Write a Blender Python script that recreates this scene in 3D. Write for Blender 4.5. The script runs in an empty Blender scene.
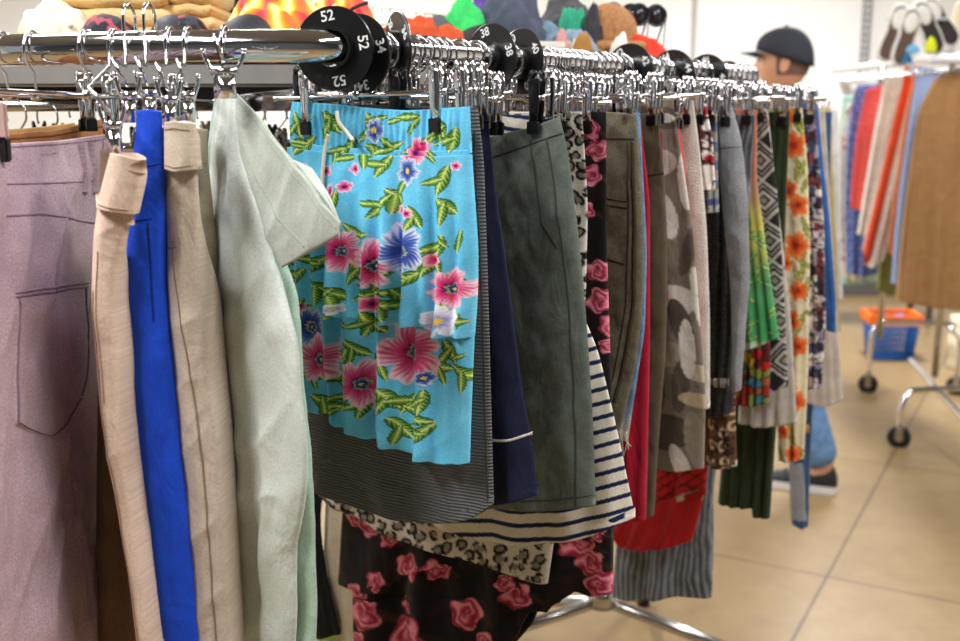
import bpy, bmesh, math, random
import numpy as np
from mathutils import Vector, Matrix, kdtree

# ---------------------------------------------------------------- camera, world, light, exposure
SC = bpy.context.scene
COL = SC.collection
F = 1070.0
PITCH = math.atan(211.0 / F)
CZ = 1.45
cam_d = bpy.data.cameras.new('camera')
cam = bpy.data.objects.new('camera', cam_d)
COL.objects.link(cam)
cam.location = (0, 0, CZ)
cam.rotation_euler = (math.pi / 2 - PITCH, 0, 0)
cam_d.sensor_width = 36.0
cam_d.lens = F / 960.0 * 36.0
cam_d.clip_start = 0.05
cam_d.dof.use_dof = True
cam_d.dof.focus_distance = 1.22
cam_d.dof.aperture_fstop = 5.0
SC.camera = cam

SC.view_settings.view_transform = 'Standard'
SC.view_settings.look = 'None'
SC.view_settings.gamma = 1.0
SC.view_settings.use_curve_mapping = False
SC.view_settings.exposure = 0.27
SC.cycles.use_denoising = True
SC.cycles.max_bounces = 6
SC.cycles.diffuse_bounces = 3
SC.cycles.glossy_bounces = 4

world = bpy.data.worlds.new('world')
SC.world = world
world.use_nodes = True
wbg = world.node_tree.nodes['Background']
wbg.inputs[0].default_value = (0.93, 0.96, 1.0, 1)
wbg.inputs[1].default_value = 0.3


def area(name, loc, sx, sy, power, color, rot=(0, 0, 0)):
    l = bpy.data.lights.new(name, 'AREA')
    l.shape = 'RECTANGLE'
    l.size = sx
    l.size_y = sy
    l.energy = power
    l.color = color
    o = bpy.data.objects.new(name, l)
    o.location = loc
    o.rotation_euler = rot
    COL.objects.link(o)
    return o


for (lx, ly, lp) in ((-1.3, 0.2, 74), (1.2, 0.4, 52), (-1.4, 2.8, 40), (1.9, 2.6, 50), (-1.2, 6.2, 118), (2.1, 6.0, 125), (-3.6, 4.6, 80)):
    area('ceiling_tube_light', (lx, ly, 2.95), 0.35, 1.6, lp, (1.0, 0.985, 0.965))

# ---------------------------------------------------------------- pixel <-> place
cp, sp = math.cos(PITCH), math.sin(PITCH)


def ray(x, y):
    a = (np.asarray(x, float) - 480.0) / F
    b = -(np.asarray(y, float) - 320.5) / F
    return a, cp + b * sp, -sp + b * cp


def P(x, y, Y):
    a, b, c = ray(x, y)
    s = Y / b
    return Vector((float(a * s), float(b * s), float(CZ + c * s)))


def Pz(x, y, z):
    a, b, c = ray(x, y)
    s = (z - CZ) / c
    return Vector((float(a * s), float(b * s), z))


class Plane:
    """vertical plane through (x, y) running along direction d"""
    def __init__(self, ax, ay, dx, dy):
        l = math.hypot(dx, dy)
        self.a = (ax, ay)
        self.d = (dx / l, dy / l)
        n = (dy / l, -dx / l)
        if n[0] * -ax + n[1] * -ay < 0:
            n = (-n[0], -n[1])
        self.n = n

    def proj(self, x, y):
        a, b, c = ray(x, y)
        s = (self.a[0] * self.n[0] + self.a[1] * self.n[1]) / (a * self.n[0] + b * self.n[1])
        return np.stack([a * s, b * s, CZ + c * s], -1)


# ---------------------------------------------------------------- materials
def lin(c):
    c = np.asarray(c, float) / 255.0
    return np.where(c <= 0.04045, c / 12.92, ((c + 0.055) / 1.055) ** 2.4)


def L4(c):
    r = lin(c)
    return (float(r[0]), float(r[1]), float(r[2]), 1.0)


MATS = {}


def newmat(name):
    m = bpy.data.materials.new(name)
    m.use_nodes = True
    nt = m.node_tree
    return m, nt, nt.nodes['Principled BSDF']


def simple(name, c, rough=0.5, metal=0.0, noise=0.06, scale=40, coat=0.0, alpha=None, trans=0.0, bump=0.0):
    if name in MATS:
        return MATS[name]
    m, nt, b = newmat(name)
    b.inputs['Roughness'].default_value = rough
    b.inputs['Metallic'].default_value = metal
    b.inputs['Coat Weight'].default_value = coat
    if trans:
        b.inputs['Transmission Weight'].default_value = trans
    tc = nt.nodes.new('ShaderNodeTexCoord')
    n = nt.nodes.new('ShaderNodeTexNoise')
    n.inputs['Scale'].default_value = scale
    n.inputs['Detail'].default_value = 4
    nt.links.new(tc.outputs['Object'], n.inputs['Vector'])
    r = nt.nodes.new('ShaderNodeValToRGB')
    k = L4(c)
    r.color_ramp.elements[0].position = 0.3
    r.color_ramp.elements[1].position = 0.7
    r.color_ramp.elements[0].color = tuple(v * (1 - noise) for v in k[:3]) + (1,)
    r.color_ramp.elements[1].color = tuple(min(1, v * (1 + noise)) for v in k[:3]) + (1,)
    nt.links.new(n.outputs['Fac'], r.inputs['Fac'])
    nt.links.new(r.outputs['Color'], b.inputs['Base Color'])
    if bump:
        bp = nt.nodes.new('ShaderNodeBump')
        bp.inputs['Strength'].default_value = bump
        bp.inputs['Distance'].default_value = 0.01
        nt.links.new(n.outputs['Fac'], bp.inputs['Height'])
        nt.links.new(bp.outputs['Normal'], b.inputs['Normal'])
    MATS[name] = m
    return m


def fabric(name, c=None, weave='plain', rough=0.85, bump=0.25, mottle=0.12, sheen=0.1, wscale=900, dist=0.0008, crease=0.75, mscale=35):
    """cloth: colour from c or from the printed 'Col' attribute, with a weave bump in metric UV"""
    if name in MATS:
        return MATS[name]
    m, nt, b = newmat(name)
    N, Lk = nt.nodes, nt.links
    b.inputs['Roughness'].default_value = rough
    b.inputs['Sheen Weight'].default_value = sheen
    b.inputs['Sheen Roughness'].default_value = 0.4
    b.inputs['Specular IOR Level'].default_value = 0.25
    uv = N.new('ShaderNodeUVMap')
    uv.uv_map = 'UVMap'
    n1 = N.new('ShaderNodeTexNoise')
    n1.inputs['Scale'].default_value = mscale
    n1.inputs['Detail'].default_value = 8
    n1.inputs['Roughness'].default_value = 0.65
    Lk.new(uv.outputs[0], n1.inputs['Vector'])
    mr = N.new('ShaderNodeMapRange')
    mr.inputs['From Min'].default_value = 0.3
    mr.inputs['From Max'].default_value = 0.7
    mr.inputs['To Min'].default_value = 1 - mottle
    mr.inputs['To Max'].default_value = 1 + mottle
    Lk.new(n1.outputs['Fac'], mr.inputs['Value'])
    # fine yarn speckle
    n2 = N.new('ShaderNodeTexNoise')
    n2.inputs['Scale'].default_value = 420
    n2.inputs['Detail'].default_value = 3
    Lk.new(uv.outputs[0], n2.inputs['Vector'])
    mr2 = N.new('ShaderNodeMapRange')
    mr2.inputs['From Min'].default_value = 0.25
    mr2.inputs['From Max'].default_value = 0.75
    mr2.inputs['To Min'].default_value = 0.86 if weave != 'denim' else 0.7
    mr2.inputs['To Max'].default_value = 1.14 if weave != 'denim' else 1.3
    Lk.new(n2.outputs['Fac'], mr2.inputs['Value'])
    mu = N.new('ShaderNodeMath')
    mu.operation = 'MULTIPLY'
    Lk.new(mr.outputs[0], mu.inputs[0])
    Lk.new(mr2.outputs[0], mu.inputs[1])
    sc = N.new('ShaderNodeVectorMath')
    sc.operation = 'SCALE'
    Lk.new(mu.outputs[0], sc.inputs['Scale'])
    if c is None:
        at = N.new('ShaderNodeAttribute')
        at.attribute_name = 'Col'
        Lk.new(at.outputs['Color'], sc.inputs[0])
    else:
        k = L4(c)
        sc.inputs[0].default_value = k[:3]
    last = sc.outputs[0]
    w = N.new('ShaderNodeTexWave')
    mp = N.new('ShaderNodeMapping')
    Lk.new(uv.outputs[0], mp.inputs['Vector'])
    Lk.new(mp.outputs[0], w.inputs['Vector'])
    w.inputs['Scale'].default_value = wscale / 6.283
    w.inputs['Distortion'].default_value = 0.6
    if weave == 'denim':
        mp.inputs['Rotation'].default_value = (0, 0, 0.8)
    elif weave == 'rib_h':
        w.bands_direction = 'Y'
        w.inputs['Distortion'].default_value = 1.5
    elif weave == 'rib_v':
        w.bands_direction = 'X'
        w.inputs['Distortion'].default_value = 0.3
    if weave in ('rib_h', 'rib_v'):
        mr3 = N.new('ShaderNodeMapRange')
        mr3.inputs['To Min'].default_value = 0.72
        mr3.inputs['To Max'].default_value = 1.18
        Lk.new(w.outputs['Fac'], mr3.inputs['Value'])
        s2 = N.new('ShaderNodeVectorMath')
        s2.operation = 'SCALE'
        Lk.new(last, s2.inputs[0])
        Lk.new(mr3.outputs[0], s2.inputs['Scale'])
        last = s2.outputs[0]
    Lk.new(last, b.inputs['Base Color'])
    b1 = N.new('ShaderNodeBump')
    b1.inputs['Strength'].default_value = bump
    b1.inputs['Distance'].default_value = dist
    Lk.new((n2 if weave == 'plain' else w).outputs['Fac'], b1.inputs['Height'])
    # creases
    n3 = N.new('ShaderNodeTexNoise')
    n3.inputs['Scale'].default_value = 16
    n3.inputs['Detail'].default_value = 3
    n3.inputs['Distortion'].default_value = 1.4
    mp3 = N.new('ShaderNodeMapping')
    mp3.inputs['Scale'].default_value = (1.6, 0.7, 1)
    mp3.inputs['Rotation'].default_value = (0, 0, 0.25)
    Lk.new(uv.outputs[0], mp3.inputs['Vector'])
    Lk.new(mp3.outputs[0], n3.inputs['Vector'])
    b2 = N.new('ShaderNodeBump')
    b2.inputs['Strength'].default_value = crease
    b2.inputs['Distance'].default_value = 0.006
    Lk.new(n3.outputs['Fac'], b2.inputs['Height'])
    Lk.new(b1.outputs['Normal'], b2.inputs['Normal'])
    Lk.new(b2.outputs['Normal'], b.inputs['Normal'])
    MATS[name] = m
    return m


CHROME = simple('chrome', (225, 225, 228), 0.08, 1.0, 0.03, 12)
CHROME_DULL = simple('worn_chrome', (190, 188, 184), 0.22, 1.0, 0.12, 30)
STEEL_GREY = simple('grey_enamel', (140, 138, 134), 0.45, 0.2, 0.08, 25)
BLACK_PL = simple('black_plastic', (14, 14, 15), 0.32, 0, 0.15, 60, coat=0.2)
BLACK_RUB = simple('black_rubber', (12, 12, 13), 0.6, 0, 0.2, 60)
WHITE_PR = simple('white_print', (235, 235, 235), 0.5)


# ---------------------------------------------------------------- object helpers
def tag(o, label=None, cat=None, group=None, kind=None):
    if label:
        o['label'] = label
    if cat:
        o['category'] = cat
    if group:
        o['group'] = group
    if kind:
        o['kind'] = kind
    return o


def empty(name, loc=(0, 0, 0), rot=(0, 0, 0)):
    o = bpy.data.objects.new(name, None)
    o.empty_display_size = 0.05
    COL.objects.link(o)
    o.location = loc
    o.rotation_euler = rot
    return o


def put(name, me, mat=None, parent=None, smooth=True):
    if mat is not None:
        me.materials.append(mat)
    if smooth:
        me.polygons.foreach_set('use_smooth', [True] * len(me.polygons))
    o = bpy.data.objects.new(name, me)
    COL.objects.link(o)
    if parent is not None:
        o.parent = parent
        pm = Matrix.LocRotScale(parent.location, parent.rotation_euler, parent.scale)
        pp = parent.parent
        while pp is not None:
            pm = Matrix.LocRotScale(pp.location, pp.rotation_euler, pp.scale) @ pm
            pp = pp.parent
        o['_w'] = 1
        o.matrix_parent_inverse = Matrix.Identity(4)
    return o


def localize(o):
    """mesh was written in world coordinates: shift it into the space of its parent"""
    pm = Matrix.Identity(4)
    pp = o.parent
    chain = []
    while pp is not None:
        chain.append(pp)
        pp = pp.parent
    for q in reversed(chain):
        pm = pm @ Matrix.LocRotScale(q.location, q.rotation_euler, q.scale)
    o.data.transform(pm.inverted())
    return o


def bm_obj(name, bm, mat, parent=None, world=False, smooth=True, bevel=0):
    if bevel:
        bmesh.ops.bevel(bm, geom=[e for e in bm.edges if e.is_manifold and e.calc_face_angle(0) > 0.6], offset=bevel, segments=2, affect='EDGES', clamp_overlap=True)
    bmesh.ops.recalc_face_normals(bm, faces=bm.faces)
    me = bpy.data.meshes.new(name)
    bm.to_mesh(me)
    bm.free()
    o = put(name, me, mat, parent, smooth)
    if smooth and bevel:
        pass
    if '_w' in o:
        del o['_w']
    if world and parent is not None:
        localize(o)
    return o


def bx(bm, c, s, rot=None):
    """box of size s centred at c"""
    m = Matrix.Translation(Vector(c))
    if rot is not None:
        m = m @ rot
    m = m @ Matrix.Diagonal(Vector((s[0], s[1], s[2], 1)))
    bmesh.ops.create_cube(bm, size=1, matrix=m)


def tube(bm, pts, r, n=8, closed=False, caps=True, rs=None):
    """sweep a circle along points with parallel transport"""
    pts = [Vector(p) for p in pts]
    m = len(pts)
    tans = []
    for i in range(m):
        if closed:
            t = pts[(i + 1) % m] - pts[i - 1]
        else:
            t = pts[min(i + 1, m - 1)] - pts[max(i - 1, 0)]
        tans.append(t.normalized())
    up = Vector((0, 0, 1)) if abs(tans[0].z) < 0.9 else Vector((1, 0, 0))
    nrm = (up - tans[0] * up.dot(tans[0])).normalized()
    rings = []
    for i in range(m):
        nrm = (nrm - tans[i] * nrm.dot(tans[i])).normalized()
        bn = tans[i].cross(nrm)
        rr = rs[i] if rs else r
        rings.append([bm.verts.new(pts[i] + (nrm * math.cos(2 * math.pi * k / n) + bn * math.sin(2 * math.pi * k / n)) * rr) for k in range(n)])
    for i in range(m if closed else m - 1):
        a, b = rings[i], rings[(i + 1) % m]
        for k in range(n):
            bm.faces.new((a[k], a[(k + 1) % n], b[(k + 1) % n], b[k]))
    if caps and not closed:
        bm.faces.new(rings[0][::-1])
        bm.faces.new(rings[-1])


def smooth_path(pts, n=8):
    pts = [Vector(p) for p in pts]
    out = []
    for i in range(len(pts) - 1):
        p0 = pts[max(i - 1, 0)]
        p1, p2 = pts[i], pts[i + 1]
        p3 = pts[min(i + 2, len(pts) - 1)]
        for k in range(n):
            t = k / n
            out.append(0.5 * ((2 * p1) + (p2 - p0) * t + (2 * p0 - 5 * p1 + 4 * p2 - p3) * t * t + (3 * p1 - p0 - 3 * p2 + p3) * t ** 3))
    out.append(pts[-1])
    return out


def copy_tree(o, parent=None):
    c = o.copy()
    COL.objects.link(c)
    if parent is not None:
        c.parent = parent
    for ch in list(o.children):
        copy_tree(ch, c)
    return c


# ---------------------------------------------------------------- noise and prints (numpy)
def h2(ix, iy, seed):
    n = np.sin(ix * 127.1 + iy * 311.7 + seed * 74.7) * 43758.5453
    return n - np.floor(n)


def vn(x, y, seed=0):
    ix, iy = np.floor(x), np.floor(y)
    fx, fy = x - ix, y - iy
    fx = fx * fx * (3 - 2 * fx)
    fy = fy * fy * (3 - 2 * fy)
    a = h2(ix, iy, seed); b = h2(ix + 1, iy, seed); c = h2(ix, iy + 1, seed); d = h2(ix + 1, iy + 1, seed)
    return (a * (1 - fx) + b * fx) * (1 - fy) + (c * (1 - fx) + d * fx) * fy


def fbm(x, y, seed=0, o=3):
    s, a, t = 0, 0.5, 0
    for i in range(o):
        s = s + a * vn(x * 2 ** i, y * 2 ** i, seed + i * 7)
        t += a
        a *= 0.5
    return s / t


def voro(x, y, seed=0):
    ix, iy = np.floor(x), np.floor(y)
    d1 = np.full(x.shape, 9.0); d2 = d1.copy(); cid = np.zeros(x.shape)
    for i in (-1, 0, 1):
        for j in (-1, 0, 1):
            cx, cy = ix + i, iy + j
            px = cx + 0.15 + 0.7 * h2(cx, cy, seed); py = cy + 0.15 + 0.7 * h2(cx, cy, seed + 5)
            d = np.hypot(x - px, y - py)
            n = d < d1
            d2 = np.where(n, d1, np.minimum(d2, d))
            cid = np.where(n, h2(cx, cy, seed + 9), cid)
            d1 = np.where(n, d, d1)
    return d1, d2, cid


def sm(a, b, t):
    t = np.clip((t - a) / (b - a), 0, 1)
    return t * t * (3 - 2 * t)


def mixc(C, m, col):
    m = np.asarray(m, float)[..., None]
    return C * (1 - m) + np.asarray(col, float) * m


def base(x, col):
    return np.ones(x.shape + (3,)) * np.asarray(col, float)


def flower(C, x, y, cx, cy, R, rot=0.0, cols=((190, 20, 80), (240, 120, 170), (255, 245, 250)), eye=(30, 30, 110), n=5, sq=1.0):
    dx, dy = x - cx, (y - cy) / sq
    r = np.hypot(dx, dy)
    near = r < R * 1.1
    if not near.any():
        return C
    th = np.arctan2(dy, dx)
    w = np.abs(np.cos(n / 2 * (th - rot)))
    rb = R * (0.62 + 0.38 * w ** 0.6) * (1 + 0.06 * np.sin(th * 13 + rot * 5))
    t = r / rb
    st = 0.5 + 0.5 * np.sin(th * n * 6 + 5 * np.sin(r / R * 5))
    edge = sm(0.55, 0.95, t + 0.25 * (st - 0.5))
    col = np.asarray(cols[0]) * (1 - sm(0.15, 0.6, t))[..., None] + np.asarray(cols[1]) * sm(0.15, 0.6, t)[..., None]
    col = col * (1 - edge * 0.85)[..., None] + np.asarray(cols[2]) * (edge * 0.85)[..., None]
    cut = sm(0.10, 0.0, w) * (t > 0.3)
    col = col * (1 - cut * 0.7)[..., None] + np.asarray(cols[0]) * (cut * 0.7)[..., None]
    e = sm(0.26, 0.18, r / R + 0.06 * np.sin(th * 9))
    col = col * (1 - e)[..., None] + np.asarray(eye) * e[..., None]
    m = sm(1.03, 0.97, t)[..., None]
    return C * (1 - m) + col * m


def leaf(C, x, y, cx, cy, L, W, ang, dark=(44, 92, 44), light=(168, 206, 72), rib=(224, 232, 160)):
    ca, sa = math.cos(ang), math.sin(ang)
    p = ((x - cx) * ca + (y - cy) * sa) / L
    q = (-(x - cx) * sa + (y - cy) * ca) / W
    wd = np.clip(1 - p * p, 0, 1) ** 0.8
    m = (np.abs(p) < 1) & (np.abs(q) < wd)
    if not m.any():
        return C
    t = np.abs(q) / np.maximum(wd, 1e-3)
    v = 0.5 + 0.5 * np.sin((p * 6 - np.abs(q) * 3) * 4)
    k = sm(0.3, 0.8, t * 0.7 + v * 0.45)
    col = np.asarray(light) * (1 - k)[..., None] + np.asarray(dark) * k[..., None]
    rb = sm(0.16, 0.06, np.abs(q))
    col = col * (1 - rb)[..., None] + np.asarray(rib) * rb[..., None]
    mm = m.astype(float)[..., None]
    return C * (1 - mm) + col * mm


def rose(C, x, y, cx, cy, R, rot=0, c0=(110, 15, 35), c1=(235, 130, 150), sq=1.0):
    dx, dy = x - cx, (y - cy) / sq
    r = np.hypot(dx, dy)
    if not (r < R * 1.2).any():
        return C
    th = np.arctan2(dy, dx) + rot
    t = r / (R * (0.88 + 0.1 * np.sin(th * 5) + 0.07 * np.sin(th * 3 + 1)))
    s = 0.5 + 0.5 * np.sin(t * 11 + 2.2 * np.sin(th * 2 + t * 4) + th + 2 * vn(x / 4, y / 4, 3))
    s = s * (0.55 + 0.45 * sm(0.0, 0.5, t)) 
    col = np.asarray(c0) * (1 - s)[..., None] + np.asarray(c1) * s[..., None]
    m = sm(1.04, 0.96, t)[..., None]
    return C * (1 - m) + col * m


# ---------------------------------------------------------------- hanging cloth
def poly_eval(pts, n, smooth=True):
    p = np.array(pts, float)
    if len(p) == 2:
        t = np.linspace(0, 1, n)[:, None]
        return p[0] * (1 - t) + p[1] * t
    d = np.r_[0, np.cumsum(np.hypot(*np.diff(p, axis=0).T))]
    d /= d[-1]
    m = 240
    tt = np.linspace(0, 1, m)
    q = np.stack([np.interp(tt, d, p[:, 0]), np.interp(tt, d, p[:, 1])], -1)
    if smooth:
        k = 9
        for _ in range(2):
            pad = np.concatenate([2 * q[0] - q[k:0:-1], q, 2 * q[-1] - q[-2:-k - 2:-1]])
            ker = np.ones(2 * k + 1) / (2 * k + 1)
            q = np.stack([np.convolve(pad[:, i], ker, 'valid') for i in (0, 1)], -1)
    t = np.linspace(0, 1, n)
    return np.stack([np.interp(t, tt, q[:, 0]), np.interp(t, tt, q[:, 1])], -1)


def coons(T, B, L, R, nu, nv, smooth=True, smtb=True):
    L = [T[0]] + list(L or []) + [B[0]]
    R = [T[-1]] + list(R or []) + [B[-1]]
    t, b = poly_eval(T, nu, smooth and smtb), poly_eval(B, nu, smooth and smtb)
    l, r = poly_eval(L, nv, smooth), poly_eval(R, nv, smooth)
    u = np.linspace(0, 1, nu)[None, :, None]
    v = np.linspace(0, 1, nv)[:, None, None]
    X = (1 - v) * t[None] + v * b[None] + (1 - u) * l[:, None] + u * r[:, None]
    X -= (1 - u) * (1 - v) * t[0] + u * (1 - v) * t[-1] + (1 - u) * v * b[0] + u * v * b[-1]
    return X


def grid_mesh(name, V, faces_idx, uv=None, colr=None):
    me = bpy.data.meshes.new(name)
    nV = len(V)
    nF = len(faces_idx)
    me.vertices.add(nV)
    me.vertices.foreach_set('co', V.astype(np.float32).ravel())
    me.loops.add(nF * 4)
    me.polygons.add(nF)
    me.loops.foreach_set('vertex_index', faces_idx.astype(np.int32).ravel())
    me.polygons.foreach_set('loop_start', np.arange(0, nF * 4, 4, dtype=np.int32))
    me.update(calc_edges=True)
    if uv is not None:
        ul = me.uv_layers.new(name='UVMap')
        ul.data.foreach_set('uv', uv[faces_idx.ravel()].astype(np.float32).ravel())
    if colr is not None:
        a = me.color_attributes.new('Col', 'FLOAT_COLOR', 'POINT')
        c4 = np.ones((nV, 4), np.float32)
        c4[:, :3] = lin(np.clip(colr, 0, 255))
        a.data.foreach_set('color', c4.ravel())
    me.validate()
    return me


class G:
    pass


_seed = [3]
FOLDK = 1.6


def cloth(name, plane, T, B, L=None, R=None, mat=None, thick=0.022, t0=0.005, fold=(0.004, 5), wr=0.0012, pr=None, res=1.5,
          parent=None, lift=0.0, ruche=0.0, back=None, foldtop=0.15, smtb=True, drift=0.6, edge=0.5):
    """a hanging tube of cloth (front and back sheets joined at both sides, rolled hems)"""
    _seed[0] += 1
    sd = _seed[0]
    T = [tuple(p) for p in T]; B = [tuple(p) for p in B]
    wpx = max(abs(T[-1][0] - T[0][0]), abs(B[-1][0] - B[0][0]), 8)
    hpx = max(abs(B[0][1] - T[0][1]), abs(B[-1][1] - T[-1][1]), 8)
    nu = int(np.clip(wpx / res, 10, 420)) + 1
    nv = int(np.clip(hpx / res, 8, 520)) + 1
    X = coons(T, B, L, R, nu, nv, smtb=smtb)
    W = plane.proj(X[..., 0], X[..., 1])
    t = W[..., 0] * plane.d[0] + W[..., 1] * plane.d[1]
    z = W[..., 2]
    u = np.linspace(0, 1, nu)[None, :] * np.ones((nv, 1))
    v = np.linspace(0, 1, nv)[:, None] * np.ones((1, nu))
    rnd = random.Random(sd)
    prof = np.clip(np.sin(np.pi * u), 0, 1) ** edge
    th = t0 + (thick - t0) * sm(0.0, 0.35, v)
    fo = 0
    amp, cnt = fold
    amp *= FOLDK
    wr = wr * 1.6
    if amp:
        for k in range(4):
            kk = cnt * rnd.uniform(0.55, 1.35)
            ph = rnd.uniform(0, 6.28)
            ss = np.sin(2 * math.pi * kk * (u + 0.02 * np.sin(v * 3 + ph)) + ph + drift * rnd.uniform(-1, 1) * v * 3)
            fo = fo + ss * rnd.uniform(0.25, 0.5)
        fo = fo * amp * (foldtop + (1 - foldtop) * v ** 0.8)
    if ruche:
        a = t * 6.283 / 0.0085 + 3 * fbm(t * 60, z * 20, sd)
        fo = fo + ruche * np.sin(a) * (0.5 + 0.5 * vn(t * 50, z * 90, sd))
    if wr:
        fo = fo + wr * (fbm(t * 26 + z * 6, z * 15, sd + 2, 3) - 0.5) * 3.0
        # diagonal tension creases
        cr = fbm(t * 14 - z * 11, z * 5 + t * 4, sd + 9, 2)
        fo = fo + wr * 1.6 * (1 - np.abs(2 * cr - 1)) ** 3
    et = np.clip(np.sin(np.pi * u), 0, 1) ** 0.35
    fo = fo * et
    bk = thick if back is None else back
    thb = t0 + (bk - t0) * sm(0.0, 0.35, v)
    df = th * 0.5 * prof + fo + lift
    db = -thb * 0.5 * prof + fo * 0.8 - lift * prof
    n = np.array([plane.n[0], plane.n[1], 0.0])
    Fp = W + n * df[..., None]
    Bp = (W + n * db[..., None])[:, 1:-1][:, ::-1]
    ring = np.concatenate([Fp, Bp], 1)
    RN = ring.shape[1]
    cx = np.concatenate([X[..., 0], X[..., 0][:, 1:-1][:, ::-1]], 1)
    cy = np.concatenate([X[..., 1], X[..., 1][:, 1:-1][:, ::-1]], 1)
    tt = np.concatenate([t, t[:, 1:-1][:, ::-1]], 1)
    # hems: roll inwards, then up on the inside
    ctr = (ring + np.concatenate([Bp[:, :0], ring[:, ::-1]], 1)) * 0.5
    mid = ring.copy()
    sgn = np.concatenate([np.ones(nu), -np.ones(nu - 2)])[:, None]
    fade = np.concatenate([prof[0], prof[0][1:-1][::-1]])[:, None]
    hb1 = ring[-1] - n * 0.0016 * sgn * fade + np.array([0, 0, -0.0004])
    hb2 = ring[-1] - n * 0.0018 * sgn * fade + np.array([0, 0, 0.012])
    ht1 = ring[0] - n * 0.0012 * sgn * fade + np.array([0, 0, 0.0004])
    ht2 = ring[0] - n * 0.0014 * sgn * fade + np.array([0, 0, -0.012])
    allr = np.concatenate([ht2[None], ht1[None], ring, hb1[None], hb2[None]], 0)
    rows = allr.shape[0]

    def ext(a):
        return np.concatenate([a[:1], a[:1], a, a[-1:], a[-1:]], 0)
    i = np.arange(rows - 1)[:, None] * RN
    j = np.arange(RN)[None, :]
    jn = (j + 1) % RN
    faces = np.stack([i + j, i + RN + j, i + RN + jn, i + jn], -1).reshape(-1, 4)
    uv = np.stack([ext(tt), allr[..., 2]], -1).reshape(-1, 2)
    cc = None
    if pr is not None:
        cc = pr(ext(cx), ext(cy)).reshape(-1, 3)
    me = grid_mesh(name, allr.reshape(-1, 3), faces, uv, cc)
    o = put(name, me, mat, parent)
    if '_w' in o:
        del o['_w']
    g = G()
    g.o, g.plane, g.n, g.thick = o, plane, n, th
    s = max(1, int(X.shape[0] * X.shape[1] / 9000) ** 1)
    st = max(1, int(math.sqrt(s)))
    xs, ys, ds = X[::st, ::st, 0].ravel(), X[::st, ::st, 1].ravel(), df[::st, ::st].ravel()
    kd = kdtree.KDTree(len(xs))
    for q in range(len(xs)):
        kd.insert((xs[q], ys[q], 0), q)
    kd.balance()
    g.kd, g.ds = kd, ds
    return g


def gdisp(g, x, y):
    r = g.kd.find_n((x, y, 0), 4)
    w = [1 / (a[2] + 0.3) for a in r]
    return sum(g.ds[a[1]] * k for a, k in zip(r, w)) / sum(w)


def on_cloth(g, x, y, lift):
    p = g.plane.proj(x, y)
    return Vector(p) + Vector(g.n) * (gdisp(g, x, y) + lift)


def strip(g, pts, w, mat, name='seam', lift=0.0008, parent=None, step=3.0, sm_=True):
    """a raised seam or band laid on the front of a garment; pts in picture units"""
    L = sum(math.hypot(pts[i + 1][0] - pts[i][0], pts[i + 1][1] - pts[i][1]) for i in range(len(pts) - 1))
    n = max(3, int(L / step))
    q = poly_eval(pts, n, sm_)
    tg = np.gradient(q, axis=0)
    tg /= np.maximum(np.hypot(tg[:, 0], tg[:, 1])[:, None], 1e-6)
    nr = np.stack([-tg[:, 1], tg[:, 0]], -1)
    bm = bmesh.new()
    rows = []
    for i in range(n):
        row = []
        for a, hgt in ((-0.5, -0.0012), (-0.35, lift), (0.0, lift * 1.3), (0.35, lift), (0.5, -0.0012)):
            x, y = q[i] + nr[i] * a * w
            row.append(bm.verts.new(on_cloth(g, x, y, hgt)))
        rows.append(row)
    uvl = bm.loops.layers.uv.new('UVMap')
    for i in range(n - 1):
        for k in range(4):
            f = bm.faces.new((rows[i][k], rows[i][k + 1], rows[i + 1][k + 1], rows[i + 1][k]))
            for lp in f.loops:
                c = lp.vert.co
                lp[uvl].uv = (c.x * g.plane.d[0] + c.y * g.plane.d[1], c.z)
    return bm_obj(name, bm, mat, parent or g.o, world=True)


def patch(g, T, B, L=None, R=None, mat=None, name='pocket', lift=0.0015, res=3.0, pr=None, parent=None, smtb=False, bulge=0.0):
    wpx = max(abs(T[-1][0] - T[0][0]), abs(B[-1][0] - B[0][0]), 6)
    hpx = max(abs(B[0][1] - T[0][1]), abs(B[-1][1] - T[-1][1]), 6)
    nu = int(np.clip(wpx / res, 4, 120)) + 1
    nv = int(np.clip(hpx / res, 4, 160)) + 1
    X = coons(T, B, L, R, nu, nv, smtb=smtb)
    V = np.zeros((nv, nu, 3))
    for i in range(nv):
        for j in range(nu):
            e = min(i, j, nv - 1 - i, nu - 1 - j)
            b = bulge * math.sin(math.pi * i / (nv - 1)) * math.sin(math.pi * j / (nu - 1))
            V[i, j] = on_cloth(g, X[i, j, 0], X[i, j, 1], (-0.002 if e == 0 else lift) + b)
    i = np.arange(nv - 1)[:, None] * nu
    j = np.arange(nu - 1)[None, :]
    faces = np.stack([i + j, i + nu + j, i + nu + j + 1, i + j + 1], -1).reshape(-1, 4)
    uv = np.stack([V[..., 0] * g.plane.d[0] + V[..., 1] * g.plane.d[1], V[..., 2]], -1).reshape(-1, 2)
    cc = pr(X[..., 0], X[..., 1]).reshape(-1, 3) if pr else None
    me = grid_mesh(name, V.reshape(-1, 3), faces, uv, cc)
    o = put(name, me, mat, parent or g.o)
    if '_w' in o:
        del o['_w']
    localize(o)
    return o


def stitch(g, pts, c, w=1.2, name='stitching', **k):
    return strip(g, pts, w, fabric('thread_%d_%d_%d' % c, c, mottle=0.3, crease=0), name, 0.0006, **k)

# ================================================================ THE ROOM
def quad_box(name, c, s, mat, kind='structure', bevel=0):
    bm = bmesh.new()
    bx(bm, (0, 0, 0), s)
    o = bm_obj(name, bm, mat, smooth=False, bevel=bevel)
    o.location = c
    return tag(o, kind=kind)


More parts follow.
